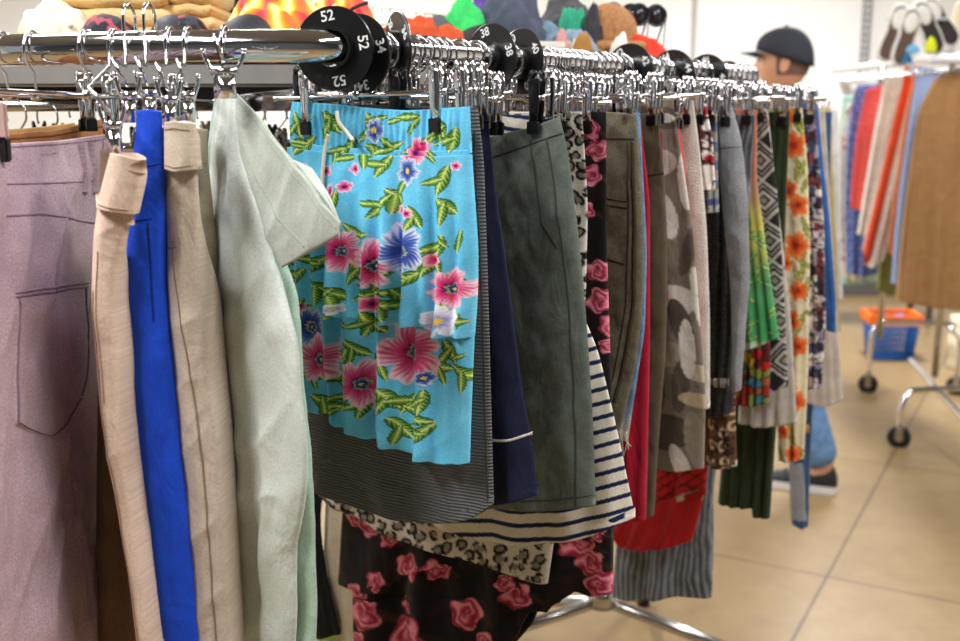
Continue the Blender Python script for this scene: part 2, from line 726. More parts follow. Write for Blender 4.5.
def floor_mat():
    m, nt, b = newmat('beige_floor_tiles')
    N, Lk = nt.nodes, nt.links
    tc = N.new('ShaderNodeNewGeometry')
    mp = N.new('ShaderNodeMapping')
    mp.inputs['Rotation'].default_value = (0, 0, FLOOR_ROT)
    mp.inputs['Location'].default_value = FLOOR_OFF
    Lk.new(tc.outputs['Position'], mp.inputs['Vector'])
    br = N.new('ShaderNodeTexBrick')
    br.offset = 0.0
    br.inputs['Scale'].default_value = 1.0
    br.inputs['Brick Width'].default_value = FLOOR_TILE
    br.inputs['Row Height'].default_value = FLOOR_TILE
    br.inputs['Mortar Size'].default_value = 0.007
    br.inputs['Mortar Smooth'].default_value = 0.3
    br.inputs['Color1'].default_value = L4((150, 126, 88))
    br.inputs['Color2'].default_value = L4((142, 118, 81))
    br.inputs['Mortar'].default_value = L4((106, 86, 60))
    Lk.new(mp.outputs[0], br.inputs['Vector'])
    n = N.new('ShaderNodeTexNoise')
    n.inputs['Scale'].default_value = 9
    n.inputs['Detail'].default_value = 9
    n.inputs['Roughness'].default_value = 0.7
    Lk.new(tc.outputs['Position'], n.inputs['Vector'])
    r = N.new('ShaderNodeMapRange')
    r.inputs['From Min'].default_value = 0.3
    r.inputs['From Max'].default_value = 0.7
    r.inputs['To Min'].default_value = 0.84
    r.inputs['To Max'].default_value = 1.12
    Lk.new(n.outputs['Fac'], r.inputs['Value'])
    s = N.new('ShaderNodeVectorMath')
    s.operation = 'SCALE'
    Lk.new(br.outputs['Color'], s.inputs[0])
    Lk.new(r.outputs[0], s.inputs['Scale'])
    Lk.new(s.outputs[0], b.inputs['Base Color'])
    b.inputs['Roughness'].default_value = 0.42
    bp = N.new('ShaderNodeBump')
    bp.inputs['Strength'].default_value = 0.15
    Lk.new(br.outputs['Fac'], bp.inputs['Height'])
    bp.invert = True
    Lk.new(bp.outputs[0], b.inputs['Normal'])
    return m


_a, _b = Pz(896, 449, 0), Pz(792, 641, 0)
_dir = (_b - _a).normalized()
FLOOR_ROT = -(math.atan2(_dir.y, _dir.x))
FLOOR_TILE = 1.25
_c, _s = math.cos(FLOOR_ROT), math.sin(FLOOR_ROT)
_pr = (_c * _a.x - _s * _a.y, _s * _a.x + _c * _a.y)
_q = Pz(828, 577, 0)
_qr = (_c * _q.x - _s * _q.y, _s * _q.x + _c * _q.y)
FLOOR_OFF = (-_qr[0] + 40 * FLOOR_TILE, -_pr[1] + 40 * FLOOR_TILE, 0)

quad_box('floor', (0.5, 3.1, -0.05), (14, 11.2, 0.1), floor_mat())
WALL = simple('white_wall_paint', (240, 239, 237), 0.7, 0, 0.01, 3)
quad_box('wall_back', (0.5, 8.45, 1.75), (14, 0.1, 3.5), WALL)
quad_box('wall_right', (5.2, 4.2, 1.75), (0.1, 8.4, 3.5), WALL)
quad_box('wall_left', (-5.2, 4.2, 1.75), (0.1, 8.4, 3.5), WALL)
quad_box('wall_front', (0.5, -2.35, 1.75), (14, 0.1, 3.5), simple('grey_wall_paint', (78, 82, 88), 0.8, 0, 0.02, 3))
quad_box('ceiling', (0.5, 3.0, 3.30), (14, 11, 0.1), simple('ceiling_paint', (150, 150, 150), 0.8, 0, 0.01, 3))
quad_box('baseboard_back', (0.5, 8.385, 0.07), (10, 0.03, 0.14), simple('grey_skirting', (88, 86, 84), 0.6))
for sx_ in (297, 694):
    p = P(sx_, 30, 8.38)
    quad_box('trim_%d' % (1 if sx_ < 400 else 2), (p.x, 8.39, 1.8), (0.03, 0.02, 3.3), simple('panel_joint', (168, 166, 163), 0.6))

# ================================================================ THE CENTRE RACK
RZ = 1.515
RR = 0.0172
A = Pz(335, 47, RZ)
Bp_ = Pz(740, 75, RZ)
U = Vector((Bp_.x - A.x, Bp_.y - A.y, 0)).normalized()
D = Vector((U.y, -U.x, 0))
print('A', A, 'B', Bp_, 'U', U, (Bp_ - A).length)


RE = 1.13
RC = 0.28


def rail(r):
    if r <= RE:
        return A + U * r
    t = (r - RE) / RC
    return A + U * RE - D * RC + D * (RC * math.cos(t)) + U * (RC * math.sin(t))


CHROME_R = CHROME
rack = tag(empty('garment_rack', (0.3, 2.55, 0)), 'large chrome garment rack with curved round rail crowded with skirts and trousers', 'clothes rack')
pts = [Vector(Pz(x, y, RZ)) for x, y in ((0, 50.5), (70, 48.6), (140, 47.4), (210, 46.6), (270, 46.2), (310, 46.3))]
lp = pts[0]
outer = [lp + Vector(v) for v in ((-0.42, 0.95, 0), (-0.36, 0.62, 0), (-0.27, 0.32, 0), (-0.14, 0.10, 0))]
end = rail(1.13)
farr = [rail(1.13 + 0.06 * i) for i in range(1, 13)]
path = smooth_path(outer + pts + [A], 6) + [rail(1.13 * i / 12) for i in range(1, 12)] + smooth_path([end] + farr + [Vector((-0.35, 2.42, RZ))], 6)
bm = bmesh.new()
tube(bm, path, RR, 20, closed=True)
bm_obj('rail', bm, CHROME_R, rack, world=True)
# base: centre post and splayed legs
hub = Pz(602, 600, 0.30)
print('hub', hub)
rack.location = (hub.x, hub.y, 0)
for o in rack.children:
    o.data.transform(Matrix.Translation(Vector((0.3, 2.55, 0)) - rack.location))
bm = bmesh.new()
tube(bm, [(hub.x, hub.y, 0.29), (hub.x, hub.y, 1.475)], 0.019, 14)
bm_obj('post', bm, CHROME_DULL, rack, world=True)
bm = bmesh.new()
tube(bm, [(hub.x, hub.y, 0.285), (hub.x, hub.y, 0.335)], 0.031, 14)
bm_obj('hub', bm, CHROME_DULL, rack, world=True)
for (lx, ly) in ((551, 643), (712, 643), (640, 560), (520, 590)):
    q = Pz(lx, ly, 0.18)
    d_ = Vector((q.x - hub.x, q.y - hub.y, 0)).normalized() * 0.62
    bm = bmesh.new()
    tube(bm, [(hub.x, hub.y, 0.30), (hub.x + d_.x * 0.5, hub.y + d_.y * 0.5, 0.165), (hub.x + d_.x, hub.y + d_.y, 0.03)], 0.015, 10)
    lg = bm_obj('leg', bm, CHROME_DULL, rack, world=True)
    bm = bmesh.new()
    tube(bm, [(hub.x + d_.x, hub.y + d_.y, 0.0), (hub.x + d_.x, hub.y + d_.y, 0.035)], 0.019, 10)
    ft = bm_obj('foot', bm, BLACK_RUB, None)
    ft.parent = lg
    localize(ft)
# inclined chrome brace with a bolt
a_, b_ = P(222, 106, 1.27), P(402, 86, 1.62)
dd = (b_ - a_)
rot = dd.to_track_quat('X', 'Z').to_matrix().to_4x4()
bm = bmesh.new()
bx(bm, (a_ + b_) / 2, (dd.length, 0.012, 0.022), rot)
br = bm_obj('brace', bm, CHROME, rack, world=True, smooth=False, bevel=0.002)
bm = bmesh.new()
q = a_ + dd * 0.1
tube(bm, [q + Vector((0, -0.002, 0)), q + Vector((0.0, -0.011, 0))], 0.006, 6)
bo = bm_obj('bolt', bm, CHROME_DULL, None, smooth=False)
bo.parent = br
localize(bo)
# carrier arms from the post to the rail
for tgt in (rail(0.30), rail(1.1), lp + Vector((-0.30, 0.45, 0)), farr[-1]):
    bm = bmesh.new()
    tg = tgt - Vector((0, 0, 0.012))
    tube(bm, [(hub.x, hub.y, 1.474), (hub.x + (tg.x - hub.x) * 0.5, hub.y + (tg.y - hub.y) * 0.5, 1.474), (tg.x, tg.y, tg.z - 0.012)], 0.008, 8)
    bm_obj('arm', bm, STEEL_GREY, rack, world=True)
# tray carrying the folded things
TZ = 1.512
tray_xy = [(-0.98, 1.55), (-0.13, 1.55), (0.02, 1.62), (0.39, 2.10), (0.40, 2.28), (0.2, 2.44), (-0.35, 2.3), (-0.90, 1.98)]
bm = bmesh.new()
vt = [bm.verts.new((x, y, TZ)) for x, y in tray_xy]
vb = [bm.verts.new((x, y, TZ - 0.026)) for x, y in tray_xy]
bm.faces.new(vt)
bm.faces.new(vb[::-1])
for i in range(len(vt)):
    bm.faces.new((vt[i], vb[i], vb[(i + 1) % len(vt)], vt[(i + 1) % len(vt)]))
bm_obj('tray', bm, STEEL_GREY, rack, world=True, smooth=False, bevel=0.003)
bm = bmesh.new()
bx(bm, (-0.56, 1.64, TZ - 0.040), (0.84, 0.05, 0.022))
bm_obj('under_frame', bm, BLACK_PL, rack, world=True, smooth=False, bevel=0.002)


# ---------------------------------------------------------------- hangers (shared mesh data)
def mesh_of(fn, mat, name, smooth=True, bevel=0):
    bm = bmesh.new()
    fn(bm)
    if bevel:
        bmesh.ops.bevel(bm, geom=bm.edges[:], offset=bevel, segments=2, affect='EDGES', clamp_overlap=True)
    bmesh.ops.recalc_face_normals(bm, faces=bm.faces)
    me = bpy.data.meshes.new(name)
    bm.to_mesh(me)
    bm.free()
    me.materials.append(mat)
    me.polygons.foreach_set('use_smooth', [smooth] * len(me.polygons))
    return me


def hook_fn(bm):
    pts = []
    rr = RR + 0.0045
    for a in range(205, -31, -15):
        t = math.radians(a)
        pts.append((rr * math.cos(t), 0, rr * math.sin(t) - 0.0025))
    pts += [(0.012, 0, -0.019), (0.003, 0, -0.026), (0.0, 0, -0.034), (0, 0, -0.052)]
    tube(bm, pts, 0.0016, 8)


def rod_fn(bm):
    tube(bm, [(-0.165, 0, -0.05), (0.165, 0, -0.05)], 0.0026, 8)
    tube(bm, [(-0.007, 0, -0.05), (0.007, 0, -0.05)], 0.0055, 8)
    for s in (-1, 1):
        tube(bm, [(s * 0.163, 0, -0.05), (s * 0.168, 0, -0.05)], 0.0038, 8)


def clip_fn(bm):
    # two sprung plates pinched at the jaw, a coil around the rod and an eyelet at the top
    for s in (-1, 1):
        prof = [(-0.024, 0.0088, 0.0050), (-0.032, 0.0078, 0.0072), (-0.050, 0.0066, 0.0070), (-0.066, 0.0066, 0.0058), (-0.078, 0.0066, 0.0056)]
        rows = []
        for z, y, w in prof:
            rows.append([bm.verts.new((x, s * (y + dy), z)) for x, dy in ((-w, 0), (-w * 0.8, 0.0009), (w * 0.8, 0.0009), (w, 0), (w, -0.001), (-w, -0.001))])
        for i in range(len(rows) - 1):
            for k in range(6):
                bm.faces.new((rows[i][k], rows[i][(k + 1) % 6], rows[i + 1][(k + 1) % 6], rows[i + 1][k]))
        bm.faces.new(rows[0][::-1])
        bm.faces.new(rows[-1])
        tube(bm, [(0, s * 0.0085, -0.024), (0, s * 0.0098, -0.024)], 0.005, 12)
        tube(bm, [(0, s * 0.0080, -0.040), (0, s * 0.0086, -0.040)], 0.002, 8)
    ring = [(0.0, 0.0066 * math.cos(t * math.pi / 6), -0.049 + 0.0066 * math.sin(t * math.pi / 6)) for t in range(12)]
    for x in (-0.003, 0, 0.003):
        tube(bm, [Vector((x, 0, 0)) + Vector(p) for p in ring], 0.0009, 6, closed=True)


def tip_fn(bm):
    for s in (-1, 1):
        bx(bm, (0, s * 0.0066, -0.084), (0.0145, 0.0055, 0.0145))


HOOK = mesh_of(hook_fn, CHROME, 'hook')
ROD = mesh_of(rod_fn, CHROME, 'rod')
CLIP = mesh_of(clip_fn, CHROME, 'clip')
CLIPB = mesh_of(clip_fn, simple('black_clip_metal', (24, 24, 26), 0.25, 0.4, 0.1), 'clip')
TIP = mesh_of(tip_fn, BLACK_PL, 'clip_tip', smooth=False, bevel=0.0008)


def link(name, me, parent, loc=(0, 0, 0)):
    o = bpy.data.objects.new(name, me)
    COL.objects.link(o)
    o.parent = parent
    o.location = loc
    return o


def hanger(loc, ang, a=-0.12, b=0.12, black=False, label=None, group='clip hangers on the centre rack', tiltz=None, dz=0.0, hrot=0.0, near_clip=True):
    if tiltz is None:
        tiltz = RNG.uniform(-0.05, 0.05)
    root = empty('clip_hanger', (loc[0], loc[1], loc[2] + dz), (0, tiltz, ang))
    tag(root, label or 'slim chrome clip hanger hooked among many on the chrome rail', 'hanger', group)
    link('hook', HOOK, root).rotation_euler = (0, 0, hrot)
    rd = link('rod', ROD, root)
    rd.scale = ((max(abs(a), abs(b)) + 0.011) / 0.168, 1, 1)
    for x in (a, b) if near_clip else (a,):
        c = link('clip', CLIPB if black else CLIP, root, (x, 0, 0))
        link('clip_tip', TIP, c)
    return root


RNG = random.Random(11)
ANG0 = math.atan2(D.y, D.x)


def slot(r, yaw=0.0):
    p = rail(r)
    a = ANG0 + yaw + max(0.0, r - RE) / RC
    return p, a, Plane(p.x, p.y, math.cos(a), math.sin(a))


def offs(pl, p, x, y=110):
    w = pl.proj(x, y)
    return float((w[0] - p.x) * pl.d[0] + (w[1] - p.y) * pl.d[1])


def r_of_px(px):
    k = (px - 480.0) / F
    lo, hi = 0.0, 2.0
    for _ in range(40):
        m = (lo + hi) / 2
        p = rail(m)
        dz = RZ - CZ
        if p.x / (p.y * cp - dz * sp) < k:
            lo = m
        else:
            hi = m
    return lo


def on_path(px):
    """point of the near, curved part of the rail that shows at picture column px"""
    best = None
    for i in range(len(path) - 1):
        a, b = path[i], path[i + 1]
        if max(a.y, b.y) > 1.45:
            continue
        ua = 480 + F * a.x / (a.y * cp - (RZ - CZ) * sp)
        ub = 480 + F * b.x / (b.y * cp - (RZ - CZ) * sp)
        if (ua - px) * (ub - px) <= 0 and abs(ua - ub) > 1e-6:
            t = (px - ua) / (ub - ua)
            q = a.lerp(b, t)
            if best is None or q.y < best.y:
                best = q
    return best


# ---------------------------------------------------------------- size discs
def disc_fn(bm):
    ro, ri, h = 0.0438, 0.0192, 0.0016
    n = 56
    prof = [(ri, -h), (ro - 0.001, -h), (ro, -h * 0.4), (ro, h * 0.4), (ro - 0.001, h), (ri + 0.003, h), (ri + 0.0028, 0.011), (ri, 0.011)]
    rings = []
    for r_, z_ in prof:
        rings.append([bm.verts.new((r_ * math.cos(2 * math.pi * k / n), r_ * math.sin(2 * math.pi * k / n), z_)) for k in range(n)])
    for i in range(len(rings)):
        q, w = rings[i], rings[(i + 1) % len(rings)]
        for k in range(n):
            bm.faces.new((q[k], q[(k + 1) % n], w[(k + 1) % n], w[k]))


DISC = mesh_of(disc_fn, BLACK_PL, 'disc', smooth=False)


def text_mesh(body, size, extrude=0.0003):
    c = bpy.data.curves.new('number', 'FONT')
    c.body = body
    c.size = size
    c.extrude = extrude
    c.align_x = 'CENTER'
    c.align_y = 'CENTER'
    c.offset = size * 0.012
    o = bpy.data.objects.new('number', c)
    COL.objects.link(o)
    dg = bpy.context.evaluated_depsgraph_get()
    me = bpy.data.meshes.new_from_object(o.evaluated_get(dg))
    bpy.data.objects.remove(o)
    me.materials.clear()
    me.materials.append(WHITE_PR)
    return me


def size_disc(px, py, Y_, view_deg, text, roll=0.0, label='', z=None):
    """view_deg: how far the face is turned away from the camera, towards the left of the picture"""
    c = P(px, py, rail(r_of_px(px)).y)
    v = Vector((-c.x, -c.y, 0)).normalized()
    t = math.radians(view_deg)
    n = Vector((v.x * math.cos(t) + v.y * math.sin(t), -v.x * math.sin(t) + v.y * math.cos(t), 0))
    if n.x > v.x:
        n = Vector((v.x * math.cos(t) - v.y * math.sin(t), v.x * math.sin(t) + v.y * math.cos(t), 0))
    zax = n
    yax = Vector((0, 0, 1))
    xax = yax.cross(zax)
    M = Matrix((xax, yax, zax)).transposed()
    root = empty('size_divider', c, M.to_euler())
    tag(root, label, 'size divider', 'black size discs on the rail')
    link('disc', DISC, root)
    me = text_mesh(text, 0.0155)
    for k in range(4):
        a = math.radians(100 + roll - 90 * k)
        o = link('number', me, root, (0.0335 * math.cos(a), 0.0335 * math.sin(a), 0.0019))
        o.rotation_euler = (0, 0, a - math.pi / 2)
    return root


size_disc(334, 48.5, 1.150, 20, '52', 0, 'black round size disc printed 52, frontmost and largest')
size_disc(357, 55, 1.19, 36, '34', 5, 'black size disc printed 34, tucked right behind the 52 disc')
size_disc(397.5, 50.5, 1.27, 70, '36', 22, 'black size disc seen nearly edge on, right of the 34 disc')
size_disc(491, 58.5, 1.45, 43, '38', 6, 'black size disc printed 38, above the floral skirt')
size_disc(521, 62, 1.53, 48, '40', 20, 'black size disc printed 40, just behind the 38 disc')
size_disc(629, 72, 1.78, 30, '42', 20, 'black size disc half hidden by hooks, left of the 44 disc')
size_disc(672, 76, 1.90, 30, '44', 12, 'black size disc printed 44 above the grey patterned skirt')
size_disc(706, 79, 2.0, 30, '46', -8, 'black size disc right of the 44 disc, leftmost of the far trio')
size_disc(727, 81, 2.07, 30, '46', -2, 'black size disc in the middle of the far trio')
size_disc(741, 84, 2.13, 45, '48', -4, 'black size disc nearest to the capped man, rightmost of all')

# ---------------------------------------------------------------- spare hangers whose garments are hidden
hr = 0.30 * 0
spare = []
r_ = 0.045
while r_ < 1.45:
    spare.append(r_)
    r_ += RNG.uniform(0.014, 0.022) if r_ < 0.8 else RNG.uniform(0.025, 0.04)
GAR_R = [0.03, 0.062, 0.10, 0.19, 0.225, 0.26, 0.295, 0.38, 0.42, 0.45, 0.49, 0.58, 0.62, 0.66, 0.69, 0.715, 0.74, 0.775, 0.84, 0.88, 0.93, 0.98, 1.02, 1.09, 1.15, 1.21, 1.27, 1.33, 1.39]


DISC_R = [r_of_px(x) for x in (357, 397, 491, 521, 629, 672, 706, 727, 741)]
for i, r_ in enumerate(spare):
    if min(abs(r_ - g) for g in GAR_R) < 0.0085:
        continue
    if any(-(0.10 if k_ == 2 else 0.06) < r_ - d < 0.008 for k_, d in enumerate(DISC_R) if 2 <= k_ <= 5):
        continue
    p, a, pl = slot(r_, RNG.uniform(-0.09, 0.09))
    hanger(p, a, -RNG.uniform(0.08, 0.15), RNG.uniform(0.03, 0.10) if r_ < 0.8 else RNG.uniform(0.03, 0.06), black=RNG.random() < 0.2, near_clip=RNG.random() < (0.45 if r_ < 0.32 else 0.75))

# ================================================================ GARMENTS ON THE CENTRE RACK
def gar(name, label, cat, r, yaw, T, B, L, R, mat, clips=None, black=False, hlabel=None, **k):
    p, a, pl = slot(r, yaw)
    g = cloth(name, pl, T, B, L, R, mat, **k)
    tag(g.o, label, cat)
    if clips:
        o1, o2 = offs(pl, p, clips[0], 108), offs(pl, p, clips[1], 112)
        hanger(p, a, max(o1, -0.155), min(o2, 0.155), black=black, label=hlabel)
    return g


# ---- turquoise floral tiered skirt
def pr_floral(x, y):
    C = base(x, (108, 200, 238)) 
    w = (fbm(x / 16, y / 26, 3) - 0.5)[..., None]
    C = C + w * np.array([30, 26, 20])
    rn = random.Random(5)
    # scattered sprigs, denser pattern between the big blooms
    for cx, cy, a in ((335, 122, 0.9), (352, 150, 2.0), (375, 128, 1.2), (398, 165, 2.2), (410, 195, 0.7), (395, 205, 2.3), (425, 150, 1.9), (445, 130, 1.3),
                      (456, 140, 1.8), (330, 262, 2.4), (333, 285, 0.6), (310, 275, 2.2), (300, 255, 1.0), (372, 268, 1.1), (410, 290, 0.2), (425, 275, 2.6), (440, 262, 1.9),
                      (352, 290, 0.5), (384, 292, 2.8), (400, 300, 0.3), (448, 258, 1.2), (452, 245, 1.8), (355, 355, 2.0), (366, 345, 0.7), (352, 398, 2.2), (348, 378, 0.3),
                      (372, 402, 1.9), (384, 360, 1.2), (304, 330, 1.5), (318, 372, 0.2), (300, 378, 2.6), (330, 400, 0.4), (400, 395, 1.0), (415, 400, 2.2), (424, 412, 0.5),
                      (432, 398, 1.7), (430, 430, 2.4), (408, 425, 0.9), (455, 350, 1.2), (444, 365, 0.2), (464, 320, 1.9), (468, 372, 0.6), (320, 185, 1.6), (316, 210, 0.4),
                      (452, 180, 1.9), (456, 205, 0.7), (372, 235, 2.9), (346, 232, 1.8), (338, 195, 1.1), (380, 150, 0.5), (430, 215, 1.0), (396, 148, 2.7), (352, 200, 1.9),
                      (300, 125, 1.3), (310, 145, 2.3), (322, 230, 0.8), (376, 322, 1.9), (390, 318, 0.9), (300, 300, 2.0)):
        C = leaf(C, x, y, cx, cy, rn.uniform(12, 17), rn.uniform(4.8, 6.6), a)
        C = leaf(C, x, y, cx + 8 * math.cos(a + 1.2), cy + 8 * math.sin(a + 1.2), rn.uniform(9, 13), rn.uniform(3.6, 5.0), a + 1.0)
    for i in range(46):
        cx, cy = rn.uniform(293, 472), rn.uniform(108, 455)
        C = leaf(C, x, y, cx, cy, rn.uniform(7, 13), rn.uniform(2.4, 4.6), rn.uniform(0, 3.1))
    for i in range(9):
        C = flower(C, x, y, rn.uniform(300, 468), rn.uniform(165, 230), rn.uniform(5, 8), rn.uniform(0, 3), ((196, 22, 84), (236, 110, 160), (255, 240, 246)))
    pk = ((196, 22, 84), (232, 84, 140), (255, 236, 244))
    bl = ((24, 40, 120), (60, 90, 180), (250, 250, 255))
    wt = ((120, 130, 220), (235, 232, 250), (255, 255, 255))
    for cx, cy, R, rot, co, sq in ((357, 248, 20, 0.3, pk, 1.1), (390, 262, 22, 1.0, pk, 1.2), (418, 248, 22, 0.5, bl, 1.2), (460, 286, 21, 0.1, pk, 1.0), (446, 258, 8, 0, pk, 1),
                                   (451, 318, 17, 0.9, wt, 1.0), (419, 350, 30, 0.7, pk, 1.1), (369, 380, 21, 0.2, pk, 1.2), (314, 325, 21, 0.5, bl, 1.0), (325, 357, 23, 0.9, pk, 1.1),
                                   (303, 303, 8, 0.9, pk, 1.1), (378, 130, 9, 0.1, bl, 1.5), (424, 152, 12, 0.6, pk, 1.3), (421, 170, 12, 0.2, bl, 1.2), (343, 214, 11, 0.2, bl, 1.3), (346, 190, 6, 0, pk, 1.5),
                                   (348, 336, 8, 0.2, bl, 1), (313, 170, 9, 0.4, pk, 1), (352, 305, 8, 0.4, wt, 0.7), (390, 300, 11, 0.1, pk, 0.8), (434, 375, 8, .1, bl, 1), (386, 403, 9, .4, pk, 1.2), (322, 238, 8, .3, pk, 1.2)):
        C = flower(C, x, y, cx, cy, R, rot, co, sq=sq, eye=(34, 26, 110) if co is pk else (240, 210, 90))
        if R > 18:
            C = flower(C, x, y, cx + 2, cy + 1, R * 0.3, rot + 1, ((40, 30, 110), (40, 60, 140), (190, 210, 120)), eye=(230, 210, 90))
    return C


MF = fabric('turquoise_floral_cotton', None, bump=0.15, mottle=0.05, crease=0.25)
g = gar('floral_skirt', 'turquoise blue tiered skirt printed with pink hibiscus flowers and green leaves', 'skirt', 0.03, 0.0,
        [(292, 140), (340, 147), (400, 150), (440, 151), (471, 150)],
        [(302, 410), (322, 412), (338, 411), (341, 425), (375, 436), (392, 438), (396, 444), (436, 458), (438, 462), (470, 462)],
        [(292, 220), (296, 320)], [(476, 250), (475, 330), (472, 400)], MF, clips=(308, 437), pr=pr_floral, res=0.85, thick=0.03, t0=0.024, fold=(0.0085, 8), wr=0.0014, smtb=False, foldtop=0.3, hlabel='chrome clip hanger holding the turquoise floral skirt')
fs = g.o
gF = g
pF, aF, plF = slot(0.03, 0.0)
g = cloth('waistband', plF, [(292, 102), (330, 104), (375, 109), (410, 111), (442, 109), (470, 107)], [(290, 142), (340, 150), (400, 153), (440, 154), (472, 153)], [(289, 120)], [(471, 130)], MF,
          pr=pr_floral, res=0.8, thick=0.012, t0=0.007, fold=(0.001, 9), ruche=0.0024, parent=fs, foldtop=1.0)
g = cloth('upper_tier', plF, [(291, 147), (340, 152), (400, 155), (440, 156), (472, 155)],
          [(293, 297), (325, 303), (342, 309), (346, 314), (366, 314), (400, 320), (438, 323), (441, 334), (474, 336)],
          [(290, 220)], [(478, 250), (477, 300)], MF, pr=pr_floral, res=0.85, thick=0.044, t0=0.032, fold=(0.0075, 9), parent=fs, smtb=False, lift=0.006, foldtop=0.3)
up = g
CORD = simple('cream_cord', (225, 216, 196), 0.8, 0, 0.1, 300)
for pts_ in (((355, 111), (357, 122), (362, 132), (369, 140)), ((343, 134), (340, 148), (339, 165), (338, 190))):
    bm = bmesh.new()
    tube(bm, smooth_path([on_cloth(up, x, max(y, 104), 0.004) if y > 150 else on_cloth(up, x, y, 0.0035) for x, y in pts_], 6), 0.0021, 8)
    bm_obj('drawstring', bm, CORD, fs, world=True)

# ---- grey ribbed skirt
g = gar('ribbed_skirt', 'charcoal grey finely ribbed knit skirt hanging behind the turquoise floral skirt', 'skirt', 0.062, 0.0,
        [(330, 104), (478, 108)], [(312, 488), (345, 500), (400, 515), (440, 520), (475, 518), (494, 503)], [(305, 300), (303, 400)], [(484, 160), (488, 280), (492, 430)],
        fabric('grey_rib_knit', (104, 104, 106), 'rib_h', bump=0.7, wscale=520, dist=0.002, mottle=0.1, crease=0.15), res=2, thick=0.03, fold=(0.004, 3), clips=(345, 462))
stitch(g, [(476, 130), (483, 250), (487, 400), (490, 500)], (70, 68, 66), 1.5, 'seam')

# ---- navy skirt with white stripe
g = gar('navy_skirt', 'navy blue flared skirt with one thin white stripe near the hem', 'skirt', 0.10, 0.0,
        [(400, 112), (487, 112)], [(380, 490), (440, 498), (500, 503), (538, 495)], None, [(497, 200), (512, 310), (522, 390), (532, 440)],
        fabric('navy_wool', (30, 34, 62), mottle=0.15, bump=0.3), res=2, thick=0.03, fold=(0.005, 4), clips=(410, 478))
strip(g, [(486, 436), (500, 438), (515, 438), (533, 433)], 3.2, fabric('white_tape', (228, 226, 218), crease=0), 'white_stripe')
strip(g, [(470, 122), (490, 121)], 2.0, fabric('navy_tape', (24, 27, 50), crease=0), 'waist_seam')

# ---- olive grey shorts
MO = fabric('grey_green_twill', (98, 106, 98), 'plain', bump=0.3, mottle=0.22, mscale=60)
g = gar('twill_skirt', 'grey green twill skirt with a slanted front pocket and side seam', 'skirt', 0.19, 0.0,
        [(420, 146), (487, 138), (530, 128), (560, 117)], [(430, 498), (497, 505), (550, 508), (596, 505)], None, [(568, 150), (577, 220), (585, 300), (592, 400)],
        MO, res=2, thick=0.03, fold=(0.003, 4), wr=0.002, clips=(445, 537), black=True, hlabel='hanger with black clips holding the grey green twill skirt', smtb=False)
MOD = fabric('grey_green_seam', (66, 71, 64), crease=0)
strip(g, [(488, 160), (510, 152), (540, 141), (563, 133)], 2.2, MOD, 'waist_seam')
strip(g, [(531, 140), (537, 165), (541, 195), (548, 222), (562, 247)], 3.0, MOD, 'pocket_edge')
strip(g, [(548, 138), (556, 180), (565, 230), (573, 300), (578, 400), (580, 503)], 2.0, MOD, 'side_seam')
strip(g, [(500, 494), (550, 497), (594, 494)], 1.4, MOD, 'hem_seam')

# ---- navy and cream striped skirt
def pr_stripe(x, y):
    C = base(x, (226, 219, 204))
    w = (y + 0.0025 * np.minimum(np.abs(x - 545), 45) ** 2 + 0.2 * np.maximum(x - 590, 0)) / 13.9
    k = w - np.floor(w)
    s = sm(0.31, 0.35, k) * sm(0.66, 0.62, k)
    return mixc(C, s, (26, 34, 74))


MS = fabric('striped_jersey', None, bump=0.2, mottle=0.06, crease=0.2)
g = gar('striped_skirt', 'cream skirt with horizontal navy stripes, wide hem below the grey green twill skirt', 'skirt', 0.225, 0.02,
        [(430, 112), (558, 117)], [(400, 505), (470, 532), (530, 541), (590, 535), (635, 517)], None, [(562, 200), (576, 300), (598, 350), (617, 430)], MS, pr=pr_stripe, res=0.8, thick=0.04, fold=(0.006, 4), clips=(455, 552))

# ---- leopard
def pr_leo(x, y):
    C = base(x, (214, 208, 198))
    d1, d2, c = voro(x / 12.5 + 0.3 * vn(x / 9, y / 9, 2), y / 12.5 + 0.3 * vn(x / 9, y / 9, 4), 3)
    C = mixc(C, sm(0.30, 0.22, d1), (140, 134, 124))
    ring = sm(0.22, 0.28, d1) * sm(0.50, 0.42, d1) * (vn(x / 4, y / 4, 8) > 0.25)
    return mixc(C, ring, (18, 17, 18))


g = gar('leopard_skirt', 'black and cream leopard print skirt, its slanted hem below the charcoal ribbed skirt', 'skirt', 0.26, 0.02,
        [(450, 112), (582, 112)], [(314, 490), (340, 506), (400, 534), (450, 552), (490, 560), (530, 581), (548, 583)], [(335, 300)], [(588, 200), (586, 300), (560, 500)], fabric('leopard_print', None, mottle=0.05), pr=pr_leo, res=1.4, thick=0.035, fold=(0.005, 5), clips=(470, 565))


# ---- black rose print tiered skirt
def pr_rose(x, y):
    C = base(x, (15, 12, 15))
    C = C + (fbm(x / 14, y / 14, 9)[..., None] > 0.6) * np.array([16, 4, 2])
    for cx, cy, R in ((364, 512, 14), (378, 520, 14), (420, 560, 15), (448, 563, 13), (474, 608, 18), (368, 610, 20), (362, 590, 12), (416, 632, 24), (412, 602, 9), (525, 590, 15), (515, 576, 9),
                      (494, 640, 16), (362, 640, 12), (386, 575, 11), (582, 540, 17), (594, 560, 15), (604, 582, 17), (574, 530, 12), (600, 530, 10), (445, 530, 10), (400, 534, 9),
                      (590, 130, 12), (598, 150, 12), (592, 175, 12), (603, 300, 14), (612, 325, 12), (600, 270, 12), (588, 210, 10), (578, 120, 9), (610, 345, 9), (585, 450, 10)):
        C = leaf(C, x, y, cx + R, cy + 3, R * 0.8, R * 0.3, 0.6, (20, 26, 18), (60, 30, 26), (60, 40, 30))
        C = rose(C, x, y, cx, cy, R, cx, (150, 30, 60), (236, 150, 168))
    return C


